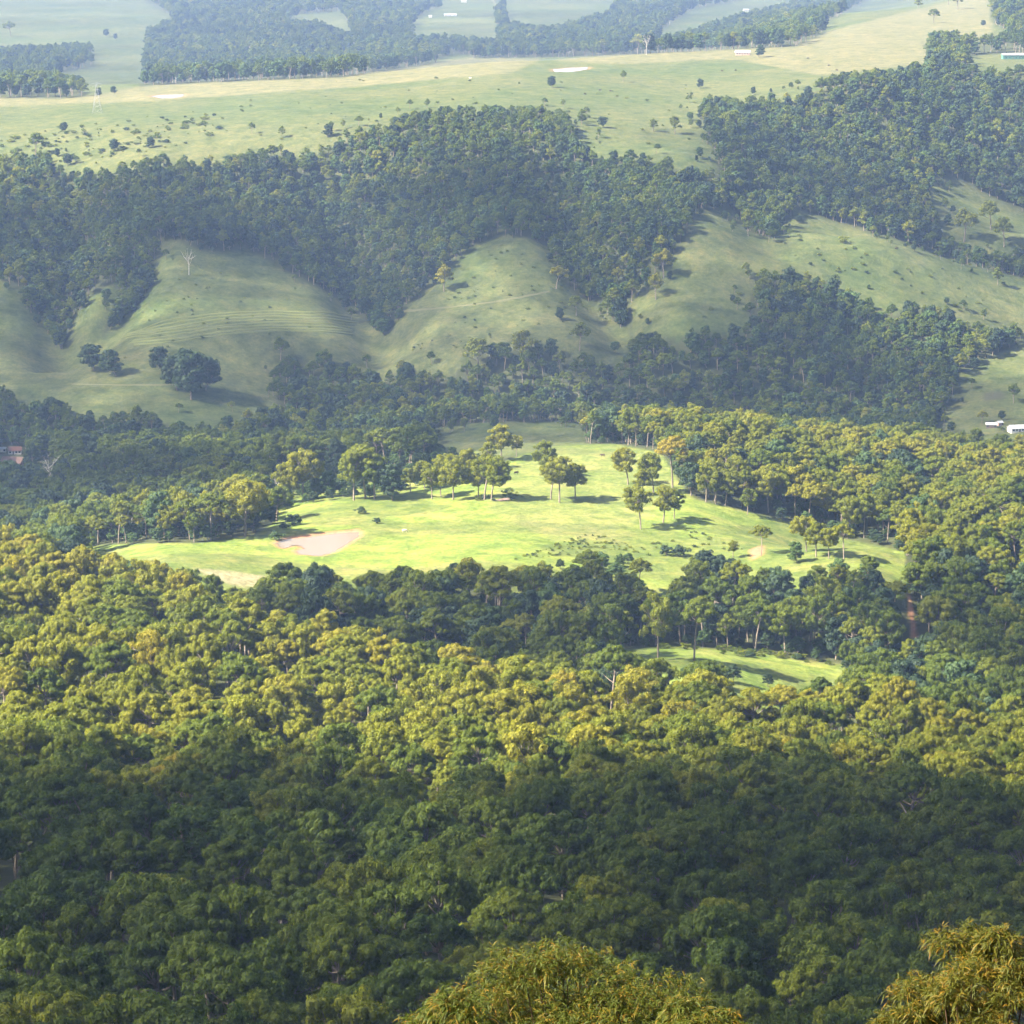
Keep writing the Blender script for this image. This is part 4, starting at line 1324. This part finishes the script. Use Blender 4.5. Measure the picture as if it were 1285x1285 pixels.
def building(name, u, v, w, d, h, rh, rz, wallm, roofm, label, windows=3, door=True, ymin=400):
    gx, gy, gz = G(u, v, ymin)
    root = bpy.data.objects.new(name, None)
    COL.objects.link(root)
    root.location = (gx, gy, gz)
    root.rotation_euler = (0, 0, rz)
    tag(root, label, "building", "farm buildings in the valley")
    a, b = w / 2, d / 2
    wv = [(-a, -b, -1.5), (a, -b, -1.5), (a, b, -1.5), (-a, b, -1.5), (-a, -b, h), (a, -b, h), (a, b, h), (-a, b, h), (-a, 0, h + rh), (a, 0, h + rh)]
    wf = [(0, 1, 5, 4), (2, 3, 7, 6), (1, 2, 6, 9, 5), (3, 0, 4, 8, 7)]
    me = bpy.data.meshes.new("wall"); me.from_pydata(wv, [], wf); me.materials.append(wallm)
    obj("wall", me, root)
    e, th = 0.5, 0.18
    sl = rh / b
    rv, rf = [], []
    for sgn in (-1, 1):
        n0 = len(rv)
        yo, zo = sgn * (b + e), h - e * sl + 0.06
        for zz in (0, th):
            rv += [(-a - e, yo, zo + zz), (a + e, yo, zo + zz), (a + e, 0, h + rh + 0.06 + zz), (-a - e, 0, h + rh + 0.06 + zz)]
        rf += [tuple(n0 + q for q in f) for f in ((0, 1, 2, 3), (4, 5, 6, 7), (0, 1, 5, 4), (1, 2, 6, 5), (2, 3, 7, 6), (3, 0, 4, 7))]
    me = bpy.data.meshes.new("roof"); me.from_pydata(rv, [], rf); me.materials.append(roofm)
    obj("roof", me, root)
    if windows:
        xs = np.linspace(-a * 0.72, a * 0.72, windows + 1)
        for i, xw in enumerate(xs):
            if door and i == windows // 2:
                vv, ff = box(xw - 0.5, xw + 0.5, -b - 0.08, -b - 0.01, 0.0, 2.1)
                me = bpy.data.meshes.new("door"); me.from_pydata(vv, [], ff); me.materials.append(M_WALL_D)
                obj("door", me, root)
            else:
                vv, ff = box(xw - 0.7, xw + 0.7, -b - 0.06, -b - 0.01, 0.9, 2.1)
                me = bpy.data.meshes.new("window"); me.from_pydata(vv, [], ff); me.materials.append(M_GLASS)
                obj("window", me, root)
    return root


building("farm_shed", 1244, 536.5, 7.6, 5.5, 2.5, 1.1, R(-8), M_WALL_D, M_WHITE_ROOF, "small white-roofed shed below the ploughed strip", 2)
building("farm_shed", 1254, 534, 4, 4, 2.4, 1.0, R(30), M_WALL_P, M_WHITE_ROOF, "tiny shed between the white roofs", 1)
building("farmhouse", 1277, 541, 13, 8, 2.6, 1.9, R(14), M_WALL_W, M_WHITE_ROOF, "long white-roofed farmhouse on the right edge of the valley", 4)
building("farmhouse", 19, 569, 9, 7, 2.6, 2.2, R(6), M_WALL_W, M_RED_ROOF, "white-walled house with dark red roof in the left valley woods", 3)
building("farmhouse", 17, 584, 15, 13, 2.6, 3.4, R(-14), M_WALL_P, M_SALMON, "house with broad salmon roof below the dark red roof", 4)
building("farm_shed", 3, 567, 5, 4, 2.4, 1.0, R(0), M_WALL_W, M_WHITE_ROOF, "little white shed left of the dark red roof", 1)
building("cottage", 932, 69, 17, 8, 2.8, 2.4, R(-10), M_WALL_P, M_WHITE_ROOF, "white-roofed cottage on the plateau beside the rounded tree", 4)
building("farm_shed", 1272, 74, 26, 10, 4.6, 1.6, R(4), M_GREEN, M_WHITE_ROOF, "long green shed with white roof at the right edge", 5)
for u, v, w, lab in ((443, 54, 9, "white farm building among the hazy trees left of the far paddocks"), (582, 3, 12, "white building at the top edge above the far tree row"),
                     (540, 22, 6, "small white shed at the end of the hazy far sheds"), (565, 20, 26, "long low grey shed in the hazy far paddocks"),
                     (652, 40, 8, "pale house half hidden by the dark far trees"), (936, 14, 12, "pale shed on the far field beyond the tree belt")):
    building("farm_shed", u, v, w, 7, 3.0, 1.6, R(5), M_WALL_W, M_WHITE_ROOF, lab, 2, False)

# ------------------------------------------------------------------ lattice tower on the plateau crest
M_STEEL = plain("galvanised_steel", (0.34, 0.35, 0.36), (0.28, 0.29, 0.30), 1, 0.5)
gx, gy, gz = G(122, 142)
root = bpy.data.objects.new("lattice_tower", None)
COL.objects.link(root)
root.location = (gx, gy, gz)
tag(root, "pale lattice power tower on the plateau crest at left", "tower")
Ht = 30.0
def half(z):
    return 4.2 * (1 - z / Ht) ** 1.2 + 0.5
for sx in (-1, 1):
    for sy in (-1, 1):
        p = np.array([[sx * half(z), sy * half(z), z] for z in np.linspace(-0.5, Ht, 7)])
        obj("leg", mesh_from("leg", *tube(p, [0.10] * 7, 4), [M_STEEL]), root)
zs = np.linspace(0, Ht, 8)
for z0, z1 in zip(zs[:-1], zs[1:]):
    for ax in range(4):
        c = [(-1, -1), (1, -1), (1, 1), (-1, 1)]
        (a1, b1), (a2, b2) = c[ax], c[(ax + 1) % 4]
        g = Geo()
        g.add(*tube(np.array([[a1 * half(z0), b1 * half(z0), z0], [a2 * half(z1), b2 * half(z1), z1]]), [0.055] * 2, 3))
        g.add(*tube(np.array([[a2 * half(z0), b2 * half(z0), z0], [a1 * half(z1), b1 * half(z1), z1]]), [0.055] * 2, 3))
        obj("brace", mesh_from("brace", *g.get(), [M_STEEL]), root)
for z in (Ht * 0.78, Ht * 0.9, Ht):
    g = Geo()
    for sy in (-1, 1):
        g.add(*tube(np.array([[-5, 0, z], [0, sy * 0.5, z + 0.8], [5, 0, z]]), [0.08, 0.12, 0.08], 4))
    obj("crossarm", mesh_from("crossarm", *g.get(), [M_STEEL]), root)

# ------------------------------------------------------------------ contour furrows on the left spur, tracks
M_FURROW = plain("furrow_grass", (0.135, 0.150, 0.055), (0.10, 0.115, 0.04), 0.05, 0.95, 0.1)
M_TRACK = plain("worn_track", (0.13, 0.13, 0.065), (0.11, 0.11, 0.055), 0.05, 0.95, 0.1)
fr = bpy.data.objects.new("contour_furrows", None)
COL.objects.link(fr)
tag(fr, "parallel contour furrows across the left grassy spur", None, None, "structure")


def ribbon(px, width, height, step=10):
    us = np.linspace(0, 1, 44)
    seg = np.array([p[0] for p in px], float)
    pts = []
    lens = np.concatenate([[0], np.cumsum(np.hypot(np.diff([p[0] for p in px]), np.diff([p[1] for p in px])))])
    for t in us * lens[-1]:
        u, v = np.interp(t, lens, [p[0] for p in px]), np.interp(t, lens, [p[1] for p in px])
        pts.append(G(u, v)[:2])
    pts = np.array(pts)
    for _ in range(3):
        pts[1:-1] = (pts[:-2] + pts[1:-1] * 2 + pts[2:]) / 4
    d = np.gradient(pts, axis=0)
    d /= np.linalg.norm(d, axis=1)[:, None] + 1e-9
    nrm = np.stack([-d[:, 1], d[:, 0]], 1)
    V = []
    cs = [(-1.0, -0.4), (-0.45, height), (0.45, height), (1.0, -0.4)]
    for o, hz in cs:
        q = pts + nrm * o * width / 2
        V.append(np.column_stack([q, Z(q[:, 0], q[:, 1]) + hz]))
    n = len(pts)
    F_ = []
    for k in range(len(cs) - 1):
        for i in range(n - 1):
            F_.append((k * n + i, k * n + i + 1, (k + 1) * n + i + 1, (k + 1) * n + i))
    return np.concatenate(V), np.array(F_)


for i in range(8):
    o = i * 4.1
    px = [(150 + i * 3 + 8 * max(0, 3 - i), 413 + o * 0.72 + (2 - i) * 0.2), (215, 401 + o), (280, 392.5 + o * 0.93), (340, 390 + o * 0.86), (400, 393 + o * 0.8), (452 - i * 2, 399 + o * 0.72)]
    px = [(a + rng.uniform(-6, 6), b + rng.uniform(-0.7, 0.7)) for a, b in px]
    me = mesh_from("furrow", *ribbon(px, rng.uniform(2.0, 3.4), rng.uniform(0.35, 0.75)), [M_FURROW], True)
    obj("furrow", me, fr)
for px, w, lab in (([(492, 392), (560, 386), (620, 379), (690, 366)], 4.0, "faint farm track slanting across the middle spur"),
                   ([(90, 482), (150, 483), (215, 483)], 3.0, "faint farm track under the contour furrows"),
                   ([(616, -4), (623, 8), (632, 21), (640, 26)], 9.0, "pale far road at the top of the picture")):
    obj("track", mesh_from("track", *ribbon(px, w, 0.25), [M_TRACK], True), kind="structure", label=lab)

# pile of felled logs on the hill
M_LOG = plain("pinkish_log", (0.24, 0.165, 0.145), (0.17, 0.115, 0.10), 1.5)
gx, gy, gz = G(632, 629)
root = bpy.data.objects.new("log_pile", None)
COL.objects.link(root)
root.location = (gx, gy, gz)
tag(root, "pinkish pile of felled logs at the hill paddock's far edge", "logs")
rl = random.Random(5)
for i in range(16):
    a = rl.uniform(-0.5, 0.5)
    l = rl.uniform(1.6, 3.4)
    cxp, cyp, czp = rl.uniform(-3, 3), rl.uniform(-1.2, 1.2), 0.3 + rl.random() * 1.3 * (1 - i / 22)
    p = np.array([[cxp - math.cos(a) * l / 2, cyp - math.sin(a) * l / 2, czp], [cxp, cyp, czp + 0.15], [cxp + math.cos(a) * l / 2, cyp + math.sin(a) * l / 2, czp + rl.uniform(-.2, .4)]])
    obj("log", mesh_from("log", *tube(p, [0.3, 0.27, 0.2], 6), [M_LOG], True), root)

# ------------------------------------------------------------------ grazing cattle
def cow_mesh(mat, seed):
    r = np.random.default_rng(seed)
    prof = [(-1.15, 1.02, .22, .26), (-0.95, 1.06, .33, .40), (-0.4, 1.02, .38, .46), (0.2, 1.02, .37, .45), (0.6, 1.08, .31, .40), (0.85, 1.14, .22, .28),
            (1.15, 1.0, .16, .20), (1.38, .74, .14, .17), (1.60, .48, .10, .11), (1.72, .36, .07, .08)]
    vs, fs, k = [], [], 10
    for (x, z, ry, rz) in prof:
        for j in range(k):
            a = 2 * math.pi * j / k
            vs.append((x, ry * math.cos(a), z + rz * math.sin(a)))
    for i in range(len(prof) - 1):
        for j in range(k):
            fs.append((i * k + j, i * k + (j + 1) % k, (i + 1) * k + (j + 1) % k, (i + 1) * k + j))
    g = Geo()
    g.add(np.array(vs), np.array(fs))
    for x, s, bend in ((-0.85, -1, .10), (-0.85, 1, .10), (0.6, -1, -.03), (0.6, 1, -.03)):
        y_ = s * 0.2
        g.add(*tube(np.array([[x, y_, 1.0], [x - bend * .4, y_, .62], [x - bend, y_, .42], [x - bend * .5, y_, .06], [x - bend * .4 + .06, y_, 0]]), [.17, .11, .075, .06, .08], 6))
    g.add(*tube(np.array([[-1.15, 0, 1.2], [-1.3, 0, 1.0], [-1.3, 0, .5]]), [.04, .03, .05], 4))
    for s in (-1, 1):
        g.add(*tube(np.array([[1.3, s * .1, .92], [1.27, s * .3, .95]]), [.06, .03], 4))
    v, f = g.get()
    return mesh_from("cow", v, f, [mat], True)


M_COW_D = plain("dark_brown_hide", (0.05, 0.03, 0.022), (0.035, 0.02, 0.015), 2)
M_COW_W = plain("cream_hide", (0.68, 0.62, 0.52), (0.58, 0.52, 0.43), 2)
cowd, coww = cow_mesh(M_COW_D, 1), cow_mesh(M_COW_W, 2)
COWS = [(508, 668, 1, "cream cow alone on the bright green hill"), (756, 573, 0, "dark cow grazing near the bright hill's summit"), (648, 595, 0, "dark cow by the upper gum shade on the bright hill"),
        (753, 114, 0, "dark cow left of the pair on the plateau below the middle pond"), (766, 115, 0, "dark cow right of the pair on the plateau below the middle pond"),
        (734, 119, 0, "dark cow on the plateau nearest the dark spreading tree"), (906, 90, 0, "dark cow on the plateau below the cottage, left one"), (923, 89, 0, "dark cow on the plateau below the cottage, right one"),
        (1014, 74, 0, "dark cow alone on the pale field right of the cottage"), (1040, 83, 0, "dark cow at the edge of the pale field above the forest"), (1125, 313, 0, "dark cow grazing on the sunny right spur"),
        (590, 99, 1, "cream cow alone on the plateau left of the middle pond"), (1050, 89, 0, "dark cow closest to the right forest rim")]
for i, (u, v, c, lab) in enumerate(COWS):
    gx, gy, gz = G(u, v)
    o = obj("cow", coww if c else cowd, None, (gx, gy, gz), lab, "cow", "cattle on the pastures")
    o.rotation_euler = (0, 0, [0.2, 2.9, 0.5, 3.3, -0.3][i % 5])
    o.scale = (1.15, 1.15, 1.15)

# ------------------------------------------------------------------ broken cloud overhead (above the view), throwing the shade patches
def cloud_material(clear):
    m, nt, out = new_mat("cloud")
    d = N(nt, "ShaderNodeBsdfDiffuse")
    d.inputs[0].default_value = (0.92, 0.93, 0.95, 1)
    t = N(nt, "ShaderNodeBsdfTranslucent")
    t.inputs[0].default_value = (0.92, 0.93, 0.95, 1)
    tr = N(nt, "ShaderNodeBsdfTransparent")
    m1 = N(nt, "ShaderNodeMixShader")
    m1.inputs[0].default_value = 0.5
    m2 = N(nt, "ShaderNodeMixShader")
    m2.inputs[0].default_value = clear
    L = nt.links.new
    L(d.outputs[0], m1.inputs[1]); L(t.outputs[0], m1.inputs[2])
    L(m1.outputs[0], m2.inputs[1]); L(tr.outputs[0], m2.inputs[2])
    L(m2.outputs[0], out.inputs[0])
    return m


def icosphere():
    import bmesh
    bm = bmesh.new()
    bmesh.ops.create_icosphere(bm, subdivisions=2, radius=1.0)
    v = np.array([p.co[:] for p in bm.verts]); f = np.array([[q.index for q in fc.verts] for fc in bm.faces])
    bm.free()
    return v, f
ICO_V, ICO_F = icosphere()


def cloud(poly_xy, base, spacing, rad, seed, clear, label, zref=-300.0):
    """a cloud over that patch of ground, along the sun's direction"""
    r = np.random.default_rng(seed)
    k = (base - zref) / S.z
    sh = np.array([S.x * k, S.y * k])
    xs = [p[0] for p in poly_xy]; yv = [p[1] for p in poly_xy]
    g = Geo()
    gx, gy = np.meshgrid(np.arange(min(xs), max(xs), spacing), np.arange(min(yv), max(yv), spacing))
    gx = (gx + r.uniform(-.45, .45, gx.shape) * spacing).ravel(); gy = (gy + r.uniform(-.45, .45, gy.shape) * spacing).ravel()
    ins = in_poly(gx, gy, poly_xy)
    for x, y in zip(gx[ins], gy[ins]):
        R_ = rad * r.uniform(0.6, 1.25)
        v = ICO_V * (1 + 0.28 * np.sin(ICO_V[:, [1]] * 4 + x) * np.sin(ICO_V[:, [0]] * 5 + y))
        v = v * np.array([R_, R_, R_ * 0.5]) + np.array([x + sh[0], y + sh[1], base + r.uniform(-30, 40)])
        g.add(v, ICO_F)
    v, f = g.get()
    return obj("cloud", mesh_from("cloud", v, f, [cloud_material(clear)], True), kind="structure", label=label)


def fan(rows):
    """ground patch from (distance, left column, right column)"""
    l = [((a - CX) / F * y * 1.03, y) for y, a, b in rows]
    rr = [((b - CX) / F * y * 1.03, y) for y, a, b in rows]
    return l + rr[::-1]


CLOUDS = [
 ([(-480, 40), (150, 40), (150, 260), (1000, 260), (1000, 850), (120, 870), (20, 862), (-480, 862)], 520, 58, 60, 1, 0.722, "cloud shading the near forest"),
 (fan([(830, 900, 2200), (1000, 980, 2200), (1060, 1000, 2200)]), 540, 66, 50, 10, 0.87, "thin cloud over the right end of the forest"),
 (fan([(1930, -500, 2200), (2130, -500, 2200), (2230, -500, 1000), (2620, -500, 860), (2680, -400, 700)]), 640, 70, 64, 2, 0.815, "cloud shading the far slope"),
 (fan([(2250, 860, 1500), (2520, 830, 1600)]), 640, 90, 60, 11, 0.92, "thin cloud over the right spur"),
 (fan([(1160, 1150, 1600), (1380, 1120, 1600)]), 560, 40, 34, 3, 0.76, "small cloud shading the gully"),
 (fan([(1335, 790, 1090), (1372, 790, 1090)]), 560, 34, 24, 6, 0.76, "small cloud shading the trees above the lower field"),
 (fan([(1165, 560, 740), (1210, 400, 750), (1290, 330, 770), (1365, 310, 790)]), 560, 36, 30, 7, 0.80, "small cloud shading the dark middle wood"),
 (fan([(2480, 950, 1900), (2850, 960, 1900)]), 640, 76, 58, 4, 0.85, "cloud shading the right far forest"),
 (fan([(1520, -500, 60), (1860, -500, 140)]), 600, 58, 50, 5, 0.74, "cloud shading the left woods"),
 (fan([(1670, -300, 330), (1715, -300, 560), (1930, -300, 640)]), 620, 54, 46, 9, 0.75, "cloud shading the valley behind the bright hill"),
 (fan([(3900, -600, 900), (5200, -400, 1000), (7600, -300, 1700)]), 900, 240, 190, 8, 0.91, "thin cloud over the far plain"),  # cloud added out of view to cut light and haze there
]
for a in CLOUDS:
    cloud(*a)

# ------------------------------------------------------------------ the hazy air of the valley
zmin = float(ZZ.min())
vv, ff = box(-11500, 11500, -900, 14500, zmin - 1.0, 12.0)
me = bpy.data.meshes.new("haze")
me.from_pydata(vv, [], ff)
m, nt, out = new_mat("valley_haze")
pv = N(nt, "ShaderNodeVolumePrincipled")
pv.inputs["Color"].default_value = (0.40, 0.57, 1.0, 1)
pv.inputs["Density"].default_value = 0.000071
pv.inputs["Anisotropy"].default_value = 0.25
nt.links.new(pv.outputs[0], out.inputs["Volume"])
me.materials.append(m)
obj("haze", me, kind="stuff", label="pale blue haze filling the valley air")
print("TREES", len(TREES), {z: sum(t["zone"] == z for t in TREES) for z in ("fore", "mid", "slope", "plain")},
      {z: sum(t["zone"] == z and t["vis"] > 20 for t in TREES) for z in ("fore", "mid", "slope", "plain")})
